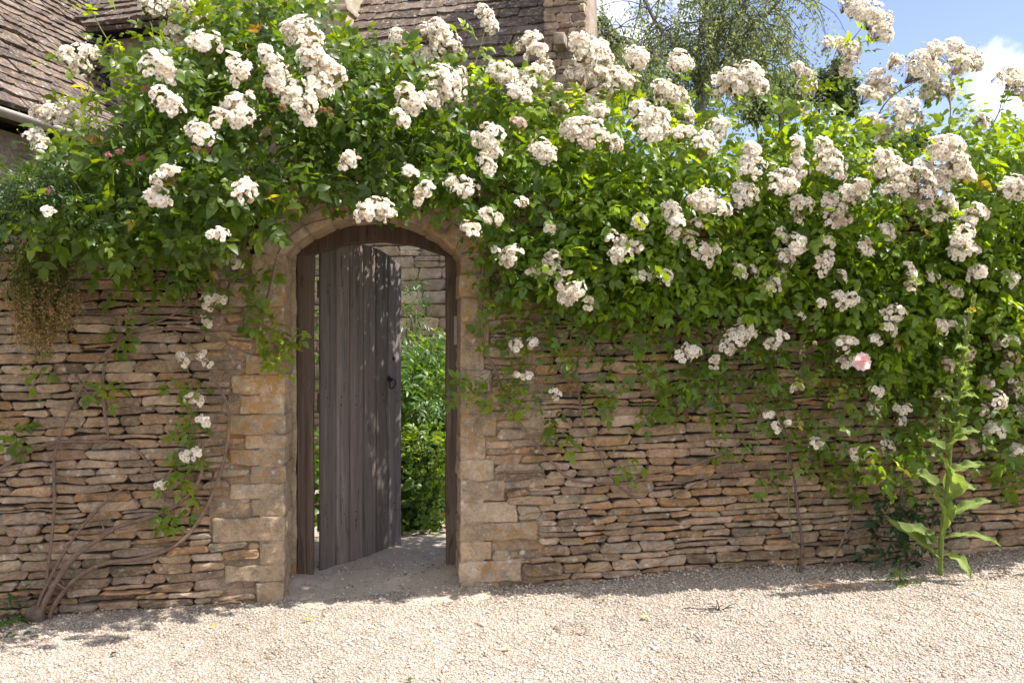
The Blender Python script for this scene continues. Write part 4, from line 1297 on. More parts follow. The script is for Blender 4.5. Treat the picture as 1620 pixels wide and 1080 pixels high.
for tok in FL.split():
    q = [float(v) for v in tok.split(',')]
    fl.append((q[0], q[1], q[2], int(q[3]) if len(q) > 3 else 0))
byrose = [[], [], []]
for x, y, r, k in fl: byrose[rose_of(x)].append((r, x, y, k))
from mathutils import Quaternion
for i, L in enumerate(byrose):
    L.sort(key=lambda q: -q[0])
    rest = []
    root = Vector(wloc(roses[i]))
    for j, (r, x, y, k) in enumerate(L):
        h = EYE + (540 - y) / FPX * 5.0
        top = float(np.interp(x, tx[:, 0], tx[:, 1]))
        of = float(thick(h, x)) + crng.uniform(0.10, 0.22)
        if y < top + 25: of = crng.uniform(-0.15, 0.30)
        if 780 < x < 1200 and y > 480: of = crng.uniform(0.20, 0.28)
        if x < 430 and y > 400: of = crng.uniform(0.10, 0.16)
        p = on_wall(x, y, of)
        rm = r / FPX * p[1] * (1.5 if y < 330 else 1.3)
        s = min(SIZES, key=lambda q: abs(math.log(q / rm)))
        kk = k if (s, k) in CL else 0
        me = CL[(s, kk)][crng.randrange(len(CL[(s, kk)]))]
        ax = unit(N * crng.uniform(0.35, 1.0) + UP * crng.uniform(0.25, 0.9) + U * crng.gauss(0.22, 0.4))
        rot = Vector(ax).to_track_quat('Z', 'Y') @ Quaternion((0, 0, 1), crng.uniform(0, 6.28))
        sc_ = min(max(rm / s, 0.82), 1.22)
        if j < 100:
            o = bpy.data.objects.new('flower_cluster', me)
            COL.objects.link(o)
            o.parent = roses[i]
            o.location = Vector(p) - root
            o.rotation_mode = 'QUATERNION'; o.rotation_quaternion = rot
            o.scale = (sc_,) * 3
        else:
            rest.append((me, p, rot, sc_))
    if rest:
        mb = MB()
        for me, p, rot, sc_ in rest:
            nv = len(me.vertices); V = np.zeros(nv * 3); me.vertices.foreach_get('co', V); V = V.reshape(-1, 3)
            Mx = np.array(rot.to_matrix())
            Cc = np.zeros(nv * 4); me.attributes['col'].data.foreach_get('color', Cc)
            T = [tuple(pl.vertices) for pl in me.polygons if pl.loop_total == 3]
            Q = [tuple(pl.vertices) for pl in me.polygons if pl.loop_total == 4]
            mb.add(V @ Mx.T * sc_ + p, T, Q, Cc.reshape(-1, 4)[:, :3])
        o = mb.build('small_flower_clusters', M_PETAL, roses[i])
        o['kind'] = 'stuff'

# withered pinkish blooms among the left foliage
for (x, y, c) in [(172, 246, (0.45, 0.16, 0.18)), (205, 256, (0.48, 0.20, 0.16)), (220, 248, (0.42, 0.14, 0.17)), (330, 238, (0.38, 0.05, 0.16)), (428, 142, (0.40, 0.06, 0.18)), (447, 172, (0.45, 0.14, 0.06)), (512, 172, (0.45, 0.15, 0.06)), (525, 176, (0.42, 0.13, 0.08)), (232, 138, (0.42, 0.16, 0.12)), (312, 236, (0.55, 0.33, 0.25)), (76, 305, (0.35, 0.10, 0.15)), (1425, 588, (0.5, 0.24, 0.2)), (190, 240, (0.45, 0.2, 0.18))]:
    mb = MB()
    h = EYE + (540 - y) / FPX * 5.0
    p = on_wall(x, y, float(thick(h, x)) + 0.12)
    for q in range(3):
        ax = unit(N + RNG.normal(0, 0.6, 3) - UP * 0.3)
        petal_ring(mb, p + RNG.normal(0, 0.006, 3), ax, 5, 0.012, 0.9, 0.010, np.array(c) * 0.65 + np.array([0.10, 0.07, 0.05]), crng)
    mb.build('withered_bloom', M_PETAL, roses[rose_of(x)])

# ------------------------------------------------------------------ pink rose
pr_base = on_wall(1400, 600, 0.22)
pink = thing('pink_rose', 'single full pink rose bloom among the white clusters beside the mullein', 'rose', pr_base)
mb = MB()
pc = on_wall(1363, 573, 0.52)
axp = unit(N * 0.8 + UP * 0.35 - U * 0.2)
for k_, (nn, rr, lf) in enumerate([(6, 0.052, 0.10), (6, 0.048, 0.32), (6, 0.040, 0.62), (6, 0.032, 1.0), (5, 0.025, 1.5), (4, 0.016, 2.2)]):
    petal_ring(mb, pc + axp * 0.006 * k_, axp, nn, rr, lf, rr * 1.1, np.array([0.94, 0.80 - 0.03 * k_, 0.79 - 0.028 * k_]), crng, k_ * 0.5)
mb.build('bloom', M_PETAL, pink)
mb = MB(); tube(mb, spline([on_wall(1430, 640, 0.15), on_wall(1400, 600, 0.26), pc - axp * 0.02]), [0.003, 0.0025], 6, GREENST)
mb.build('stem', M_BARK, pink)
mb = MB(); mt = mb
st = on_wall_v([1390, 1330, 1290, 1350, 1400], [590, 585, 595, 600, 600], np.array([0.3, 0.33, 0.33, 0.3, 0.3]))
shoots(mb, mt, st, np.array([-U * 1, -U * 1 + UP * 0.05, -U - UP * 0.1, -U * 0.3 - UP * 0.4, U * 0.5 - UP * 0.5]), np.array([0.2, 0.2, 0.16, 0.14, 0.14]), 5, 0.04, 0.04, 0.7, N * 0.6 + UP * 0.7)
mb.build('foliage', M_LEAF, pink)

# ------------------------------------------------------------------ mullein
mul_path = [(1487, 908), (1489, 860), (1493, 810), (1499, 765), (1504, 700), (1512, 640), (1520, 590), (1527, 540), (1535, 500), (1543, 466)]
mo = [0.36, 0.40, 0.46, 0.52, 0.58, 0.63, 0.68, 0.72, 0.76, 0.78]
mp_ = spline([on_wall(x, y, o) for (x, y), o in zip(mul_path, mo)], 6)
mbase = mp_[0].copy(); mbase[2] = float(g(mbase[0]))
mullein = thing('mullein', 'tall pale green mullein with a yellow flowered spike growing from the gravel', 'plant', mbase)
mb = MB(); tube(mb, mp_, [0.014, 0.013, 0.012, 0.011, 0.010, 0.007], 9, (0.20, 0.25, 0.075))
mb.build('stalk', M_SOFT, mullein)
def blade(base, tip, width, col, sag=0.15, facing=None, n=9, wave=0.006, seed=0):
    base = np.asarray(base); tip = np.asarray(tip)
    ax = tip - base; L = np.linalg.norm(ax); ax = ax / L
    fc = facing if facing is not None else N * 0.5 + UP * 0.8
    S = unit(np.cross(fc, ax)); nn = np.cross(ax, S)
    V, m = [], 5
    for i in range(n + 1):
        t = i / n
        w = width * (0.10 + 0.90 * math.sin(math.pi * min(t * 0.9 + 0.06, 1)) ** 0.85) * (1 if t < 1 else 0.05)
        if t > 0.9: w *= (1 - t) * 8 + 0.15
        cpos = base + ax * L * t + nn * sag * L * (4 * t * (1 - t)) * 0.5 - UP * sag * L * t * t * 0.3
        for j in range(m):
            x = (j / (m - 1) - 0.5) * 2
            V.append(cpos + S * x * w * 0.5 + nn * (abs(x) ** 1.4 * w * 0.22 + wave * math.sin(t * 17 + x * 3 + seed) * abs(x)))
    Q = []
    for i in range(n):
        for j in range(m - 1):
            a = i * m + j
            Q.append((a, a + m, a + m + 1, a + 1))
    mb = MB(); C = np.tile(col, (len(V), 1)).astype(float)
    C[2::m] *= 1.35
    mb.add(V, None, Q, C)
    return mb
ML = [((1489, 884), (1402, 820), 36, 0.05, 0.02), ((1484, 856), (1428, 830), 30, -0.05, 0.1), ((1493, 878), (1536, 908), 24, 0.14, 0.45), ((1495, 850), (1584, 857), 15, 0.05, 0.25), ((1499, 815), (1569, 789), 22, 0.05, 0.1),
      ((1490, 845), (1474, 775), 30, 0.12, 0.2), ((1492, 780), (1437, 741), 24, -0.02, 0.1), ((1500, 775), (1545, 770), 18, 0.02, 0.2), ((1503, 748), (1558, 732), 14, 0.06, 0.15), ((1496, 790), (1508, 742), 30, 0.16, 0.2),
      ((1503, 722), (1466, 693), 18, -0.02, 0.1), ((1505, 712), (1531, 690), 26, 0.1, 0.3), ((1509, 690), (1551, 680), 12, 0.03, 0.2), ((1507, 695), (1484, 652), 17, 0.05, 0.1), ((1511, 668), (1538, 642), 18, 0.06, 0.2), ((1510, 670), (1530, 655), 14, 0.1, 0.3),
      ((1513, 645), (1497, 610), 14, 0.05, 0.15), ((1516, 630), (1549, 626), 9, 0.02, 0.3), ((1519, 610), (1530, 585), 11, 0.08, 0.1), ((1519, 600), (1510, 578), 10, 0.06, 0.1), ((1522, 585), (1544, 577), 7, 0.03, 0.2), ((1517, 625), (1528, 600), 13, 0.09, 0.2), ((1500, 760), (1485, 715), 20, 0.1, 0.1), ((1492, 830), (1505, 790), 24, 0.12, 0.1)]
for j, yb in enumerate(np.linspace(500, 690, 14)):
    xb = float(np.interp(yb, [p_[1] for p_ in mul_path[::-1]], [p_[0] for p_ in mul_path[::-1]]))
    Lm = np.interp(yb, [500, 690], [13, 34]) * random.uniform(0.8, 1.2); sd = 1 if j % 2 else -1
    ML.append(((xb, yb), (xb + sd * Lm * 0.8, yb - Lm * random.uniform(0.5, 0.95)), np.interp(yb, [500, 690], [7, 17]), random.uniform(0.0, 0.10), random.uniform(0.1, 0.35)))
for i, (b, t, w, do, sag) in enumerate(ML):
    o0 = float(np.interp(b[1], [466, 570, 700, 810, 908], [0.78, 0.69, 0.58, 0.47, 0.38]))
    bm_ = blade(on_wall(*b, o0), on_wall(*t, o0 + do), w * (1.25 if b[1] < 800 else 0.82) / FPX * 5.2, np.array([0.165, 0.215, 0.06]) * random.uniform(0.85, 1.15), sag, None, 14, 0.010, i)
    bm_.build('leaf', M_SOFT, mullein)
# bud spike: small crowded bracts
mb = MB()
ts = np.linspace(0.52, 1.0, 150)
cp = mp_[np.clip((ts * (len(mp_) - 1)).astype(int), 0, len(mp_) - 1)] * 1.0
fracs = ts * (len(mp_) - 1); i0 = np.floor(fracs).astype(int).clip(0, len(mp_) - 2)
cp = mp_[i0] + (mp_[i0 + 1] - mp_[i0]) * (fracs - i0)[:, None]
an = np.arange(150) * 2.399
rad = U * np.cos(an)[:, None] + N * np.sin(an)[:, None]
leaflets(mb, cp + rad * 0.006, rad * 0.7 + UP * 0.7, rad * 0.7 - UP * 0.2 + RNG.normal(0, 0.1, (150, 3)), np.interp(ts, [0.66, 1], [0.026, 0.013]), np.interp(ts, [0.66, 1], [0.014, 0.008]), 0.3, 0.3, np.array([0.19, 0.22, 0.065]) * RNG.uniform(0.8, 1.2, (150, 1)))
mb.build('flower_spike', M_SOFT, mullein)
for (x, y) in [(1537, 487), (1541, 490), (1532, 491)]:
    mb = MB(); petal_ring(mb, on_wall(x, y, 0.775), unit(N + UP * 0.3), 5, 0.011, 0.4, 0.011, np.array([0.75, 0.52, 0.03]), crng)
    mb.build('flower', M_PETAL, mullein)

# ------------------------------------------------------------------ other plants on and under the wall
def green(n, a, b, rng=RNG):
    t = rng.random((n, 1))
    return np.array(a) * (1 - t) + np.array(b) * t

def blob_leaves(mb, centre, radii, n, L, W, ca, cb, axes=None, out_bias=0.8, up=0.4, lump=0.25, shell=0.45, curl=0.3, shape=((0.3, 0.5), (0.66, 0.4)), droop=0.3, rng=RNG):
    d = unit(rng.normal(size=(n, 3)))
    rr = shell + (1 - shell) * rng.random(n) ** 0.6
    lum = 1 + lump * snoise(d * 1.2 + np.asarray(centre), 0.55, 1.0)
    ax = np.eye(3) if axes is None else np.asarray(axes)
    loc = (d * rr[:, None] * lum[:, None] * np.asarray(radii)) @ ax
    P = np.asarray(centre) + loc
    outv = unit((d / np.asarray(radii)) @ ax)
    D = unit(rng.normal(0, 0.7, (n, 3)) + outv * 0.6 - UP * droop)
    nn = unit(outv * out_bias + UP * up + rng.normal(0, 0.4, (n, 3)))
    l = L * rng.uniform(0.7, 1.25, n)
    leaflets(mb, P, D, nn, l, l * W, curl, 0.2, green(n, ca, cb, rng), shape)
    return P

# trailing plant, brown and going over, hanging at the left
tp = on_wall(68, 385, 0.05)
trail = thing('trailing_plant', 'drying brown and green trailing plant hanging in a mat over the left of the wall', 'plant', tp)
mb = MB(); mt = mb; mf = MB()
n = 640
u_ = RNG.random(n)
sx = 68 + RNG.normal(0, 26, n); sy = 376 + RNG.random(n) * 112
for i in range(n):
    x0, y0 = sx[i], sy[i]
    ln_ = RNG.uniform(40, 105) * np.interp(abs(x0 - 66), [0, 55], [1, 0.6])
    ln_ = min(ln_, 574 - y0)
    of0 = RNG.uniform(0.12, 0.40)
    pts = [on_wall(x0 + RNG.normal(0, 2), y0, of0), on_wall(x0 + RNG.normal(0, 5) , y0 + ln_ * 0.5, of0 + 0.05), on_wall(x0 + (66 - x0) * 0.12 + RNG.normal(0, 7), y0 + ln_, of0 + 0.02)]
    sp = spline(pts, 4)
    tube(mt, sp, 0.0008, 3, (0.16, 0.10, 0.05), False)
    k = 22
    q = RNG.random(k) * (len(sp) - 1); i0 = q.astype(int).clip(0, len(sp) - 2)
    pp = sp[i0] + (sp[i0 + 1] - sp[i0]) * (q - i0)[:, None]
    d = RNG.normal(0, 1, (k, 3)) + N * 0.4 - UP * 0.2
    yy = y0 + q / len(sp) * ln_
    dry = np.clip((yy - 430) / 70, 0.06, 0.72) * np.clip((600 - yy) / 60, 0.35, 1)
    c = np.where((RNG.random(k) < dry)[:, None], green(k, (0.30, 0.185, 0.095), (0.44, 0.31, 0.17)), green(k, (0.09, 0.13, 0.035), (0.18, 0.21, 0.06)))
    leaflets(mb, pp, d, RNG.normal(0, 1, (k, 3)) + N, RNG.uniform(0.010, 0.022, k), RNG.uniform(0.004, 0.010, k), 0.2, 0.2, c)
for (x, y) in [(35, 398), (43, 402), (28, 405), (70, 396), (55, 442), (68, 395), (47, 410)]:
    petal_ring(mf, on_wall(x, y, 0.2), unit(N + RNG.normal(0, 0.3, 3)), 5, 0.010, 0.3, 0.008, np.array([0.8, 0.78, 0.72]), crng)
mb.build('foliage', M_SOFT, trail); mf.build('flowers', M_PETAL, trail)

# dark small-leaved climber at the far left of the wall top
creep = thing('dark_climber', 'dark narrow-leaved climber over the wall top at the left edge', 'climber', on_wall(20, 360, 0.0))
mb = MB(); mt = mb
q = region([(-140, 300), (20, 285), (110, 265), (140, 290), (110, 315), (30, 325), (-140, 375)], 200)
P = on_wall_v(q[:, 0], q[:, 1], RNG.uniform(0.25, 0.95, len(q)))
shoots(mb, mt, P, N * 0.6 + U * RNG.normal(-0.2, 0.6, len(q))[:, None] + UP * RNG.normal(0, 0.35, len(q))[:, None], RNG.uniform(0.15, 0.3, len(q)), 7, 0.12, 0.030, 0.05, N * 0.5 + UP * 0.7, pairs=3, width=0.36,
       colf=lambda n_, y_, r_: green(n_, (0.022, 0.05, 0.014), (0.045, 0.085, 0.022)))
mb.build('foliage', M_LEAF, creep)

# small seedlings at the foot of the wall
def tuft(name, label, cat, px, py, off, n, size, ca, cb, spread=0.5, mat=None, width=0.45, group=None):
    b = on_wall(px, py, off); b[2] = float(g(b[0])) + 0.005
    o = thing(name, label, cat, b, group)
    mb = MB(); mt = mb
    d = RNG.normal(0, spread, (n, 3)) + UP * 0.7 + N * 0.1; d[:, 2] = np.abs(d[:, 2])
    shoots(mb, mt, np.tile(b, (n, 1)), d, RNG.uniform(0.6, 1.2, n) * size, 4, 0.12, size * 0.28, 0.1, N * 0.4 + UP * 0.8, colf=lambda n_, y_, r_: green(n_, ca, cb), width=width)
    mb.build('foliage', mat or M_LEAF, o)
    return o
tuft('weed', 'small bright green weed in the gravel left of the mullein', 'weed', 1425, 915, 0.42, 12, 0.075, (0.07, 0.13, 0.02), (0.14, 0.2, 0.04))
tuft('weed', 'dark green seedling at the wall foot at the left picture edge', 'weed', -8, 985, 0.10, 10, 0.22, (0.03, 0.07, 0.015), (0.05, 0.10, 0.03))
tuft('weed', 'tiny weed tuft at the wall foot just right of the doorway', 'weed', 806, 948, 0.06, 8, 0.04, (0.05, 0.09, 0.02), (0.09, 0.12, 0.03))
b = on_wall(1420, 830, 0.12)
dbush = thing('rose_sucker', 'dark bluish-green leafy sucker low against the wall left of the mullein', 'shrub', np.array([b[0], b[1], float(g(b[0]))]))
mb = MB(); mt = mb
q = region([(1360, 810), (1420, 770), (1490, 790), (1490, 850), (1440, 870), (1375, 850)], 26)
shoots(mb, mt, on_wall_v(q[:, 0], q[:, 1], RNG.uniform(0.04, 0.2, len(q))), N * 0.5 + U * RNG.normal(-0.1, 0.6, len(q))[:, None] + UP * RNG.normal(0, 0.4, len(q))[:, None], RNG.uniform(0.08, 0.16, len(q)), 4, 0.12, 0.04, 0.0, N * 0.6 + UP * 0.6,
       colf=lambda n_, y_, r_: green(n_, (0.018, 0.045, 0.022), (0.035, 0.075, 0.032)))
mb.build('foliage', M_LEAF, dbush)
mt = MB()
tube(mt, spline([on_wall(1462, 905, 0.1), on_wall(1440, 870, 0.1), on_wall(1425, 830, 0.1), on_wall(1420, 795, 0.1)]), [0.006, 0.003], 6, BROWNST)
mt.build('stem', M_BARK, dbush)

# ------------------------------------------------------------------ litter: petals (uncountable), straw, a few leaves
def petals():
    n = 2300
    s = np.concatenate([RNG.uniform(-3.6, 4.2, 500), RNG.uniform(-0.4, 3.9, 1300), RNG.uniform(S_L, S_R, 320), RNG.uniform(-0.4, 4.0, 180)])
    o = np.concatenate([RNG.exponential(0.10, 500), RNG.exponential(0.10, 1300), RNG.uniform(-0.9, 0.2, 320), RNG.exponential(0.5, 180)])
    P = P0 + s[:, None] * U + np.clip(o + 0.0, -1, 1.6)[:, None] * N
    inp = (o < 0.4) & (s > S_L) & (s < S_R)
    z = gravel_h(P[:, 0], P[:, 1]); z = np.where(inp, np.maximum(z, path_h(P[:, 0], P[:, 1])), z)
    P[:, 2] = z + 0.008
    D = RNG.normal(0, 1, (n, 3)); D[:, 2] *= 0.2
    nn = UP + RNG.normal(0, 0.3, (n, 3))
    l = RNG.uniform(0.008, 0.017, n)
    c = green(n, (0.82, 0.77, 0.70), (0.66, 0.52, 0.40))
    mb = MB(); leaflets(mb, P, D, nn, l, l * 0.9, -0.2, 0.15, c, ((0.35, 0.5), (0.8, 0.42)))
    tag(mb.build('fallen_petals', M_PETAL), 'scatter of fallen white petals along the foot of the wall', 'petals', None, 'stuff')
petals()
def ground_at(px, py):
    d = ray(px, py); o = np.array([0, 0, EYE])
    t = 4.0
    for _ in range(20):
        p = o + d * t
        t *= (EYE - float(g(p[0]))) / (EYE - p[2])
    return o + d * t
for (x, y, L, c, lab) in [(332, 995, 0.05, (0.40, 0.36, 0.06), 'yellowing fallen leaf on the gravel in front of the left stones'), (262, 986, 0.045, (0.12, 0.055, 0.025), 'curled dark brown leaf on the gravel left of the yellowing leaf'),
                          (186, 1038, 0.045, (0.05, 0.035, 0.03), 'small blackish leaf on the open gravel at lower left'), (493, 987, 0.05, (0.40, 0.40, 0.10), 'pale yellow-green leaf on the gravel in front of the doorway'),
                          (955, 955, 0.04, (0.06, 0.11, 0.02), 'green leaf on the shaded gravel at the foot of the right wall'), (795, 1032, 0.055, (0.60, 0.50, 0.30), 'straw coloured fallen leaf flat on the sunny gravel'),
                          (655, 1077, 0.05, (0.09, 0.11, 0.03), 'dull green leaf at the bottom edge of the gravel'), (1026, 983, 0.05, (0.45, 0.48, 0.25), 'pale green leaf on sunny gravel below the right wall')]:
    p = ground_at(x, y); p[2] = float(gravel_h(np.array([p[0]]), np.array([p[1]]))[0]) + 0.012
    mb = blade(p, p + np.array([random.uniform(-1, 1), random.uniform(-0.6, 0.6), 0.05]) * L, L * 0.55, np.array(c), 0.25, UP, 8, 0.003)
    o = mb.build('fallen_leaf', M_SOFT, None, True, p)
    tag(o, lab, 'leaf', 'fallen leaves on the gravel')
# dark twiggy scrap and straw
p = ground_at(1135, 968)
tw = MB()
for i in range(14):
    a = p + np.array([RNG.normal(0, 0.045), RNG.normal(0, 0.012), 0.012]); b2 = a + np.array([RNG.normal(0, 0.05), RNG.normal(0, 0.02), abs(RNG.normal(0, 0.02))])
    tube(tw, [a, (a + b2) / 2 + UP * 0.006, b2], 0.0022, 4, (0.05, 0.04, 0.035))
tag(tw.build('twig_scrap', M_BARK, None, True, p), 'dark scrap of dry twigs lying on the sunny gravel', 'twigs')
p = ground_at(1318, 932)
tw = MB()
for i in range(60):
    a = p + np.array([RNG.normal(0, 0.07), RNG.normal(0, 0.03), 0.012]); b2 = a + np.array([RNG.normal(0, 0.06), RNG.normal(0, 0.03), abs(RNG.normal(0, 0.015))])
    tube(tw, [a, (a + b2) / 2 + UP * 0.006, b2], 0.0013, 3, (0.42, 0.27, 0.17))
tag(tw.build('dry_straw', M_BARK, None, True, p), 'reddish dry straw heaped on the gravel beside the bare rose stems', 'straw')

# ------------------------------------------------------------------ garden seen through the doorway
cV = np.array([0.972, -0.235, 0.0]); cD = np.array([0.235, 0.972, 0.0])     # the cottage's own axes
low0 = at(700, 830, 6.9)
low_wall = thing('low_garden_wall', 'low dry stone edging wall under the ivy inside the garden', 'wall', np.array([-0.6, 6.9, float(g(-0.6))]))
mb = MB()
LW0 = np.array([-1.0, 6.95, 0.0])
def low_frame(s, z, off):
    return LW0 + np.outer(s, U) + np.outer(off, N) + np.outer(z, UP)
courses(mb, -0.3, 2.6, -0.08, 0.50, low_frame, 0.05, 0.09, 0.12, 0.34, STONE_PAL, rng=random.Random(17), slope=lambda s: g(LW0[0] + s))
mb.build('masonry', M_STONE, low_wall)
mb = MB(); boxq(mb, LW0 + U * 1.15 - N * 0.25 + UP * 0.22, [U, N, UP], (1.5, 0.19, 0.28)); mb.build('core', M_CORE, low_wall, smooth=False)

# leafy shrub with lance-shaped leaflets
def garden_shrub(name, label, base, spots, n, size, width, pairs, ca, cb, mat=M_LEAF, face=None, lens=(0.2, 0.4)):
    o = thing(name, label, 'shrub', base)
    mb = MB(); mt = mb
    for (x, y, dp, rx, ry, m) in spots:
        P = np.array([at(x + RNG.normal(0, rx), y + RNG.normal(0, ry), dp + RNG.normal(0, 0.22)) for _ in range(m)])
        d = unit(P - (np.asarray(base) + UP * 0.6)) * 0.6 + UP * 0.45 + RNG.normal(0, 0.35, (m, 3)) - np.array([0, 0.35, 0])
        shoots(mb, mt, P, d, RNG.uniform(lens[0], lens[1], m), 6, 0.12, size, 0.2, face if face is not None else np.array([0.1, -0.5, 0.8]), pairs=pairs, width=width, colf=lambda n_, y_, r_: green(n_, ca, cb))
    # stems up from the ground
    for i in range(7):
        b_ = np.asarray(base) + np.array([RNG.normal(0, 0.15), RNG.normal(0, 0.1), 0])
        x, y, dp, rx, ry, m = spots[i % len(spots)]
        mt = MB(); tube(mt, spline([b_, b_ + UP * 0.5 + RNG.normal(0, 0.05, 3), at(x + RNG.normal(0, rx), y, dp)]), [0.010, 0.004], 5, (0.12, 0.13, 0.05)); mt.build('stem', M_BARK, o)
    mb.build('foliage', mat, o)
    return o
garden_shrub('garden_shrub', 'sunlit green shrub with narrow leaflets beyond the open door', np.array([-0.75, 7.7, 0.0]),
             [(655, 605, 7.6, 24, 22, 40), (670, 650, 7.5, 26, 26, 56), (690, 660, 7.4, 22, 36, 44), (725, 660, 7.5, 16, 30, 14), (640, 630, 7.6, 18, 36, 22), (500, 640, 7.9, 6, 80, 16), (585, 620, 8.1, 30, 60, 20)], 0, 0.066, 0.34, 3, (0.05, 0.105, 0.02), (0.095, 0.175, 0.035))
garden_shrub('tall_garden_plant', 'tall stem of fingered leaves rising against the house wall inside the doorway', np.array([-0.95, 7.9, 0.0]),
             [(652, 490, 7.9, 8, 6, 3), (655, 470, 7.9, 6, 5, 3), (650, 525, 7.9, 10, 6, 4)], 0, 0.06, 0.26, 3, (0.04, 0.09, 0.03), (0.07, 0.13, 0.04), lens=(0.12, 0.2))
iv = thing('ivy', 'glossy ivy spilling over the low wall beyond the open door', 'ivy', np.array([-0.75, 6.8, float(g(-0.75))]))
mb = MB()
IVS = ((0.32, 0.62), (0.58, 0.34))
for (x, y, dp, rx, ry, rz, m) in [(655, 760, 6.72, 0.20, 0.16, 0.34, 900), (680, 730, 6.72, 0.22, 0.18, 0.22, 800), (662, 825, 6.66, 0.14, 0.12, 0.14, 260), (725, 700, 6.85, 0.14, 0.2, 0.14, 160), (500, 760, 7.0, 0.15, 0.3, 0.5, 420), (570, 760, 7.1, 0.35, 0.2, 0.4, 500), (699, 792, 6.66, 0.07, 0.06, 0.05, 60)]:
    blob_leaves(mb, at(x, y, dp), (rx, ry, rz), m, 0.052, 0.95, (0.045, 0.10, 0.02), (0.09, 0.16, 0.03), None, 0.9, 0.35, 0.55, 0.4, 0.2, IVS, 0.5)
q = np.stack([RNG.uniform(635, 730, 44), RNG.uniform(690, 750, 44)], 1)
P = np.array([at(x, y, 6.62 + RNG.normal(0, 0.08)) for x, y in q])
shoots(mb, mb, P, RNG.normal(0, 0.5, (44, 3)) + UP * 0.5 - np.array([0, 0.5, 0]), RNG.uniform(0.08, 0.24, 44), 5, 0.16, 0.042, 0.6, np.array([0.1, -0.5, 0.8]), width=0.5,
       colf=lambda n_, y_, r_: green(n_, (0.075, 0.135, 0.02), (0.15, 0.21, 0.035)))
q = np.stack([RNG.uniform(632, 705, 40), RNG.uniform(740, 850, 40)], 1)
P = np.array([at(x, y, 6.55 + RNG.normal(0, 0.08)) for x, y in q])
shoots(mb, mb, P, RNG.normal(0, 0.5, (40, 3)) - np.array([0, 0.5, 0]), RNG.uniform(0.06, 0.16, 40), 4, 0.2, 0.045, 0.2, np.array([0.1, -0.7, 0.6]), width=0.85,
       colf=lambda n_, y_, r_: green(n_, (0.045, 0.10, 0.02), (0.09, 0.16, 0.03)))
mb.build('foliage', M_LEAF, iv)
for x in (645, 655, 668, 684):
    mt = MB(); tube(mt, spline([at(x, 868, 6.6), at(x + 6, 820, 6.68), at(x + 2, 760, 6.75)]), [0.008, 0.004], 5, (0.10, 0.08, 0.05)); mt.build('stem', M_BARK, iv)
for (x, y, lab) in [(522, 868, 'low dark leafy clump behind the foot of the open door')]:
    o = thing('garden_clump', lab, 'plant', at(560, 868, 6.7))
    mb = MB(); blob_leaves(mb, at(545, 850, 6.9), (0.5, 0.15, 0.14), 500, 0.045, 0.5, (0.025, 0.05, 0.015), (0.05, 0.09, 0.02))
    blob_leaves(mb, at(618, 868, 6.5), (0.05, 0.05, 0.05), 50, 0.035, 0.4, (0.04, 0.07, 0.02), (0.08, 0.11, 0.03))
    mb.build('foliage', M_LEAF, o)

# ------------------------------------------------------------------ cottage behind
cottage = thing('stone_cottage', 'old stone cottage with stone slate roofs behind the garden wall', 'house', np.array([-2.0, 9.6, 0.0]))
HP = np.array([(0.34, 0.27, 0.20), (0.30, 0.24, 0.185), (0.37, 0.31, 0.24), (0.27, 0.22, 0.18)])
SP = np.array([(0.155, 0.122, 0.107), (0.13, 0.10, 0.09), (0.19, 0.15, 0.13), (0.11, 0.085, 0.078), (0.21, 0.17, 0.145)])
CF = at(700, 540, 9.0); CF[2] = 0.0                      # a point on the front wall of the main range
EAVE = 4.30
def front_pt(px):
    d = ray(px, 540); t = np.dot(CF, cD) / np.dot(d, cD)
    return float(np.dot(d * t - CF, cV))
vR, vL = front_pt(868), front_pt(60)
def house_frame(s, z, off):
    return CF + np.outer(s, cV) - np.outer(off, cD) + np.outer(z, UP)
mb = MB()
courses(mb, front_pt(470), front_pt(760), 0.0, 2.9, house_frame, 0.09, 0.16, 0.16, 0.48, HP * 1.35, rng=random.Random(4), gap=0.007, rough=0.6)
mb.build('masonry', M_HOUSE, cottage)
mb = MB()
boxq(mb, CF + cV * (vL + vR) / 2 + cD * 2.03 + UP * (EAVE / 2 - 0.1), [cV, cD, UP], ((vR - vL) / 2, 2.0, EAVE / 2 + 0.1), (0.30, 0.25, 0.19))
mb.build('wall', M_HOUSE, cottage, smooth=False)

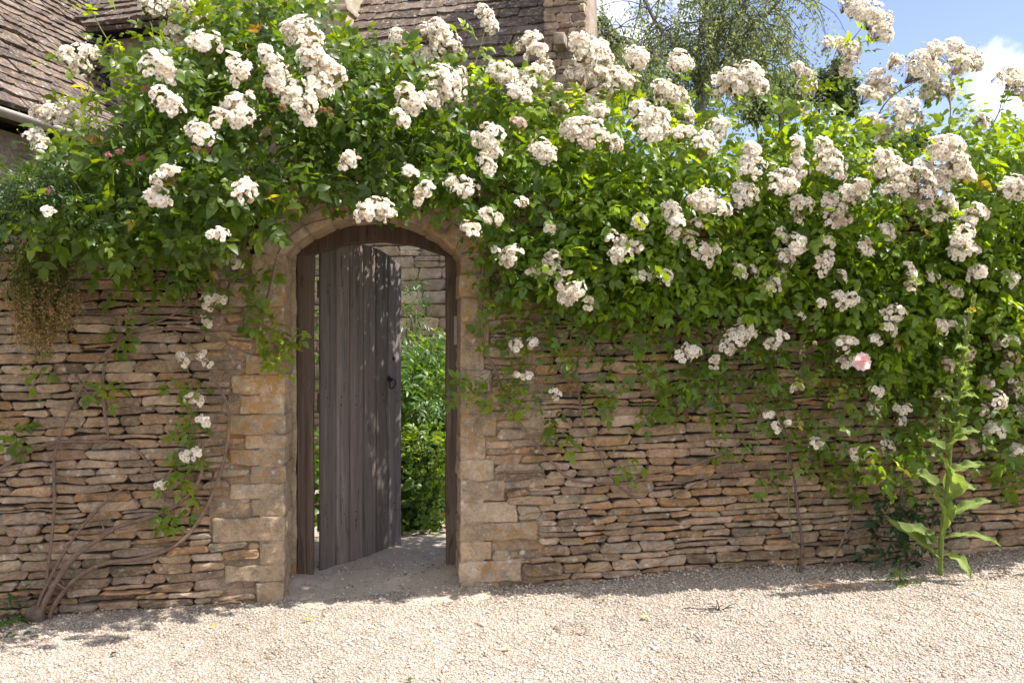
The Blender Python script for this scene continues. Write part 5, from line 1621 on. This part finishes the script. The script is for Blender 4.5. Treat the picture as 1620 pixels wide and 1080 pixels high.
def slates(mb, o, along, upv, width, length, row=0.14, wmin=0.14, wmax=0.34, rng=random, thick_=0.022, clip=None):
    """overlapping stone slates, random widths, each a thin slab"""
    nrm = unit(np.cross(along, upv))
    if nrm[2] < 0: nrm = -nrm
    k = 0; y = 0.0
    while y < length:
        r = row * (1.12 - 0.35 * y / length) * rng.uniform(0.92, 1.08)
        x = -rng.uniform(0, wmax)
        while x < width:
            w = rng.uniform(wmin, wmax)
            if clip is None or clip(x + w / 2, y):
                yb = y + rng.gauss(0, 0.008); t = thick_ * rng.uniform(0.75, 1.5); lift = rng.gauss(0.0, 0.003)
                skew = rng.gauss(0, 0.006)
                g_ = 0.003
                ln_ = r * 1.9
                m = 5
                rag = [rng.gauss(0, 0.006) for _ in range(m)]
                zz = [rng.gauss(0, 0.003) for _ in range(m)]
                V = []
                for j in range(m):
                    xx = x + g_ + (w - 2 * g_) * j / (m - 1); yy = yb - skew + 2 * skew * j / (m - 1) + rag[j]
                    corner = 0.012 * rng.random() if j in (0, m - 1) else 0
                    V += [o + along * xx + upv * (yy + corner) + nrm * (t + 0.030 + lift + zz[j]), o + along * xx + upv * (yy + corner) + nrm * (0.012 + lift),
                          o + along * xx + upv * (yb + ln_) + nrm * t, o + along * xx + upv * (yb + ln_)]
                Q = []
                for j in range(m - 1):
                    p_, q_ = 4 * j, 4 * j + 4
                    Q += [(p_, q_, q_ + 2, p_ + 2), (p_ + 1, q_ + 1, q_, p_), (p_ + 1, p_ + 3, q_ + 3, q_ + 1)]
                e_ = 4 * (m - 1)
                Q += [(1, 0, 2, 3), (e_, e_ + 1, e_ + 3, e_ + 2)]
                mb.add(V, None, Q, SP[rng.randrange(len(SP))] * rng.uniform(0.40, 0.88))
            x += w
        y += r
rr_ = random.Random(31)
pitch = R(52)
upc = cD * math.cos(pitch) + UP * math.sin(pitch)
mb = MB()
slates(mb, CF + cV * vL - cD * 0.22 + UP * (EAVE - 0.18), cV, upc, vR - vL, 4.0, 0.155, rng=rr_)
roof = mb.build('roof', M_SLATE, cottage, smooth=False)
mb = MB()
b_ = CF + cV * vL - cD * 0.2 + UP * (EAVE - 0.2); Lr = 4.0
V = []
for x in (0, vR - vL):
    V += [b_ + cV * x, b_ + cV * x + upc * Lr, b_ + cV * x + upc * Lr + cD * 2.4 - UP * 3.1, b_ + cV * x + cD * 4.4]
mb.add(V, None, [(0, 1, 5, 4), (1, 2, 6, 5), (2, 3, 7, 6), (3, 0, 4, 7), (0, 3, 2, 1), (4, 5, 6, 7)], (0.10, 0.08, 0.07))
mb.build('roof_deck', M_HOUSE, roof, smooth=False)
# raised stone gable end and its kneeler
mb = MB()
gw = 0.205; gp = CF + cV * (vR + gw + 0.004) - cD * 0.28
def gframe(s, z, off):
    return gp + np.outer(s, cV) - np.outer(off, cD) + np.outer(z, UP)
courses(mb, -gw, gw, 2.0, 6.6, gframe, 0.05, 0.10, 0.07, 0.20, HP * np.array([0.98, 0.88, 0.84]), rng=random.Random(6), gap=0.003, rough=0.7)
boxq(mb, gp + cD * 0.40 + UP * 3.35, [cV, cD, UP], (gw - 0.005, 0.37, 3.3), (0.27, 0.21, 0.17))
ge = mb.build('gable_end', M_HOUSE, cottage)
mb = MB()
kn = at(888, 67, float((gp - cD * 0.05)[1]))
rounded_block(mb, (0.05, 0.12, 0.055), 0.012, lambda V: kn + np.outer(V[:, 0], cV) + np.outer(V[:, 1], cD) + np.outer(V[:, 2], UP), (0.34, 0.28, 0.22), 0.03, 0.003, 5)
mb.build('kneeler', M_HOUSE, ge)
# chimney
mb = MB()
ch = at(531, 30, 9.7)
for (z0, z1, hw, hd) in ((3.6, 6.6, 0.235, 0.25), (4.98, 5.05, 0.26, 0.275)):
    rounded_block(mb, (hw, hd, (z1 - z0) / 2), 0.012, lambda V, z0=z0, z1=z1: np.array([ch[0], ch[1], (z0 + z1) / 2]) + np.outer(V[:, 0], cV) + np.outer(V[:, 1], cD) + np.outer(V[:, 2], UP), (0.44, 0.37, 0.28), 0.12, 0.006, 3)
mb.build('chimney', M_HOUSE, roof)

# left wing: eaves running away from us, gutter, wall under it
G0 = at(0, 176, 6.6)                                    # a point on the gutter
wing_a, wing_b = -2.2, 3.05
upl = -cV * math.cos(R(48)) + UP * math.sin(R(48))
mb = MB()
slates(mb, G0 + cD * wing_a + cV * 0.03 + UP * 0.035, cD, upl, wing_b - wing_a, 4.6, 0.125, 0.16, 0.42, rng=rr_)
roof2 = mb.build('roof', M_SLATE, cottage, smooth=False)
mb = MB()
q0 = G0 + cD * wing_a + UP * 0.02
V = []
for y in (0, wing_b - wing_a):
    V += [q0 + cD * y, q0 + cD * y + upl * 4.6, q0 + cD * y - cV * 6.2, ]
mb.add(V, [(0, 1, 2), (3, 5, 4)], [(0, 3, 4, 1), (1, 4, 5, 2), (2, 5, 3, 0)], (0.10, 0.08, 0.07))
mb.build('roof_deck', M_HOUSE, roof2, smooth=False)
mb = MB()
hh_ = G0[2]
boxq(mb, G0 + cD * (wing_a + wing_b) / 2 - cV * 2.25 - UP * (hh_ / 2 + 0.06), [cV, cD, UP], (2.0, (wing_b - wing_a) / 2 - 0.1, hh_ / 2), (0.42, 0.35, 0.27))
mb.build('wall', M_HOUSE, cottage, smooth=False)
mb = MB()
def wframe(s, z, off):
    return G0 - UP * G0[2] - cV * 0.245 + np.outer(s, cD) + np.outer(off, cV) + np.outer(z, UP)
courses(mb, -0.6, 2.6, 1.6, G0[2] - 0.1, wframe, 0.09, 0.16, 0.16, 0.42, HP * 1.2, rng=random.Random(9), gap=0.006, rough=0.5)
mb.build('masonry', M_HOUSE, cottage)
mb = MB()
# half-round gutter
n = 24
V = []
a = np.linspace(math.pi, 2 * math.pi, 9)
for y in np.linspace(wing_a, wing_b, n):
    for rad in (0.055, 0.049):
        for t in (a if rad > 0.05 else a[::-1]):
            V.append(G0 + cD * y + cV * (0.055 + math.cos(t) * rad) + UP * (math.sin(t) * rad))
m_ = 18
Q = [(i * m_ + k, i * m_ + (k + 1) % m_, (i + 1) * m_ + (k + 1) % m_, (i + 1) * m_ + k) for i in range(n - 1) for k in range(m_)]
mb.add(V, None, Q, (0.34, 0.31, 0.27))
mb.build('gutter', M_PLAIN, cottage)
# dormer in the corner of the two ranges
dm = at(245, 95, 8.3)
mb = MB()
boxq(mb, dm + cD * 0.65 + UP * -0.1, [cV, cD, UP], (0.52, 0.6, 0.42), (0.30, 0.25, 0.2))
dormer = mb.build('dormer', M_HOUSE, cottage, smooth=False)
mb = MB()
updm = cD * math.cos(R(42)) + UP * math.sin(R(42))
slates(mb, dm - cV * 0.64 - cD * 0.16 + UP * 0.30, cV, updm, 1.32, 1.5, 0.14, rng=rr_)
boxq(mb, dm - cD * 0.16 + UP * 0.27 + updm * 0.76, [cV, updm, np.cross(cV, updm)], (0.63, 0.75, 0.02), (0.09, 0.07, 0.06))
mb.build('roof', M_SLATE, dormer, smooth=False)
mb = MB()
boxq(mb, dm - cD * 0.01 + UP * 0.27, [cV, cD, UP], (0.62, 0.13, 0.025), (0.07, 0.055, 0.05))
mb.build('fascia', M_FRAME, dormer, smooth=False)
wc = at(305, 105, 8.2)
mb = MB()
for (dx, dz, hx, hz) in ((-0.16, 0, 0.02, 0.2), (0.16, 0, 0.02, 0.2), (0, 0.18, 0.138, 0.02), (0, -0.18, 0.138, 0.02), (0, 0, 0.012, 0.158)):
    boxq(mb, wc + cV * dx + UP * dz - cD * 0.06, [cV, cD, UP], (hx, 0.025, hz), (0.42, 0.43, 0.50))
wf = mb.build('window', M_PLAIN, dormer, smooth=False)
mg, gn, gl, gb, go = mat_new('window_glass')
gb.inputs['Base Color'].default_value = (0.03, 0.035, 0.05, 1); gb.inputs['Roughness'].default_value = 0.08
mb = MB(); boxq(mb, wc - cD * 0.05, [cV, cD, UP], (0.145, 0.006, 0.165)); mb.build('pane', mg, wf, smooth=False)

# ------------------------------------------------------------------ trees
def grow(mbw, tips, p, d, length, r, depth, rng, spread, grav, kids=(2, 4), shrink=0.72, barkc=(0.16, 0.13, 0.11)):
    n = 5
    pts = [p.copy()]
    for i in range(n):
        d = unit(d + rng.normal(0, 0.10, 3) + UP * grav)
        p = p + d * length / n
        pts.append(p.copy())
    tube(mbw, np.array(pts), [r, r * 0.62], 6 if depth > 1 else 4, barkc, False)
    if depth == 0:
        tips.append((np.array(pts), d)); return
    for k in range(rng.integers(kids[0], kids[1] + 1)):
        i = rng.integers(2, n + 1) if k else n
        nd = unit(d + unit(rng.normal(0, 1, 3)) * spread)
        grow(mbw, tips, pts[i], nd, length * shrink * rng.uniform(0.75, 1.15), r * 0.58, depth - 1, rng, spread, grav, kids, shrink, barkc)

def birch(base, height, seed, label):
    rng = np.random.default_rng(seed)
    o = thing('birch_tree', label, 'tree', base)
    mw = MB(); tips = []
    p = np.asarray(base, float)
    # main leaders read off the photo: fork low, then rise and spread
    def lead(pts, r0, r1):
        sp = spline([at(x, y, dd) for x, y, dd in pts], 5)
        tube(mw, sp, [r0, r1], 7, (0.13, 0.11, 0.10), False)
        return sp
    Z = base[1]
    t0 = spline([p, p + np.array([0.05, 0, 2.5]), at(1108, 165, Z)], 5)
    tube(mw, t0, [0.19, 0.11], 9, (0.16, 0.14, 0.13), False)
    leads = [lead([(1108, 165, Z), (1120, 110, Z), (1135, 60, Z), (1145, 0, Z), (1150, -80, Z)], 0.08, 0.04),
             lead([(1108, 165, Z), (1105, 120, Z + .3), (1108, 60, Z + .5), (1120, -10, Z + .5), (1125, -90, Z)], 0.07, 0.035),
             lead([(1118, 120, Z), (1160, 80, Z - .3), (1195, 40, Z - .6), (1230, 5, Z - .6), (1255, -30, Z - .6)], 0.05, 0.02),
             lead([(1112, 150, Z), (1080, 90, Z), (1040, 40, Z + .4), (1010, -20, Z + .4)], 0.06, 0.025),
             lead([(1135, 60, Z), (1170, 20, Z), (1200, -40, Z)], 0.04, 0.02),
             lead([(1080, 90, Z), (1020, 80, Z - .5), (975, 60, Z - .8), (945, 50, Z - .8)], 0.04, 0.015),
             lead([(1190, 110, Z - .5), (1215, 90, Z - .5), (1245, 70, Z - .5)], 0.02, 0.01)]
    ml = MB()
    # weeping twigs strung with small leaves
    B = []
    for sp, w in zip(leads, (1.2, 1.2, 1.1, 1.1, 0.8, 1.0, 0.5)):
        m = int(46 * w)
        q = rng.uniform(0.22, 1.0, m) * (len(sp) - 1); i0 = q.astype(int).clip(0, len(sp) - 2)
        B.append(sp[i0] + (sp[i0 + 1] - sp[i0]) * (q - i0)[:, None])
    B = np.concatenate(B); m = len(B)
    d = unit(rng.normal(0, 1, (m, 3)) * np.array([1, 1, 0.5]) + UP * 0.35)
    for i in range(m):
        L = rng.uniform(0.5, 1.35); P_ = B[i].copy(); dd = d[i]; pts = [P_.copy()]
        for k in range(9):
            dd = unit(dd - UP * 0.20 + rng.normal(0, 0.10, 3)); P_ = P_ + dd * L / 7; pts.append(P_.copy())
        pts = np.array(pts)
        tube(mw, pts, [0.012, 0.004], 4, (0.10, 0.085, 0.075), False)
        # hanging side twigs with leaves
        c = 5
        for _ in range(c):
            j = rng.integers(2, 10)
            hl = rng.uniform(0.25, 0.75)
            tt = np.linspace(0, 1, 15)[:, None]
            hp_ = pts[j] + rng.normal(0, 0.10, 3) * tt + np.array([0, 0, -1]) * hl * tt + rng.normal(0, 0.02, (15, 3))
            nl = 15
            cols = green(nl, (0.15, 0.175, 0.09), (0.23, 0.25, 0.135), rng)
            leaflets(ml, hp_ + rng.normal(0, 0.035, (nl, 3)), rng.normal(0, 0.6, (nl, 3)) - UP * 0.8, rng.normal(0, 1, (nl, 3)), rng.uniform(0.045, 0.085, nl), rng.uniform(0.022, 0.042, nl), 0.1, 0.15, cols)
    mw.build('trunk', M_BARK, o)
    ml.build('crown', M_TREE, o)
Zb = 17.0
bb = at(1105, 540, Zb); bb[2] = 0.0
birch(bb, 11, 5, 'airy grey-green birch with fine hanging twigs behind the cottage gable')

def leafy_tree(name, label, px, depth, crown, n, L, ca, cb, trunk_r, seed, conifer=False):
    rng = np.random.default_rng(seed)
    b_ = at(px, 540, depth); b_[2] = 0.0
    o = thing(name, label, 'tree', b_)
    mw = MB(); ml = MB()
    top = at(*crown[0][:2], depth)
    tube(mw, spline([b_, b_ + UP * 1.5, at(crown[0][0], crown[0][1] + 20, depth)]), [trunk_r, trunk_r * 0.4], 7, (0.11, 0.09, 0.07), False)
    for (x, y, rx, ry, m) in crown:
        c = at(x, y, depth + rng.normal(0, 0.3)); k = depth / FPX
        tube(mw, spline([b_ + UP * 1.6, (b_ + UP * 2 + c) / 2, c]), [trunk_r * 0.5, 0.015], 5, (0.11, 0.09, 0.07), False)
        # sub-clumps inside each lobe
        for _ in range(max(4, m // 150)):
            dv = unit(rng.normal(size=3)) * rng.uniform(0.35, 1.0) * np.array([rx * k, rx * k, ry * k])
            blob_leaves(ml, c + dv, (rx * k * 0.42, rx * k * 0.42, ry * k * 0.36), 150, L, 0.55, ca, cb, None, 0.6, 0.5, 0.35, 0.2, rng=rng)
    mw.build('trunk', M_BARK, o); ml.build('crown', M_TREE, o)
leafy_tree('broadleaf_tree', 'dense mid green tree low behind the roses right of the birch', 1250, 24.0, [(1235, 150, 45, 36, 2600), (1300, 150, 40, 40, 2400), (1330, 140, 26, 40, 1300), (1190, 165, 40, 30, 1800), (1340, 185, 20, 30, 700)], 0, 0.13, (0.075, 0.105, 0.045), (0.125, 0.155, 0.075), 0.18, 3)
leafy_tree('dark_tree', 'dark green rounded tree just visible between rose clusters at right', 1450, 26.0, [(1440, 225, 40, 30, 1800), (1480, 222, 36, 24, 1200), (1400, 235, 30, 24, 900)], 0, 0.12, (0.02, 0.045, 0.02), (0.04, 0.07, 0.03), 0.2, 8)
leafy_tree('garden_tree', 'pale green leafy tree filling the gap beside the stone gable', 965, 20.0, [(955, 60, 22, 40, 900), (985, 95, 30, 40, 1000), (960, 120, 34, 50, 1500), (1000, 150, 36, 36, 1400), (1050, 165, 36, 30, 1200)], 0, 0.11, (0.08, 0.115, 0.05), (0.13, 0.165, 0.08), 0.15, 12)
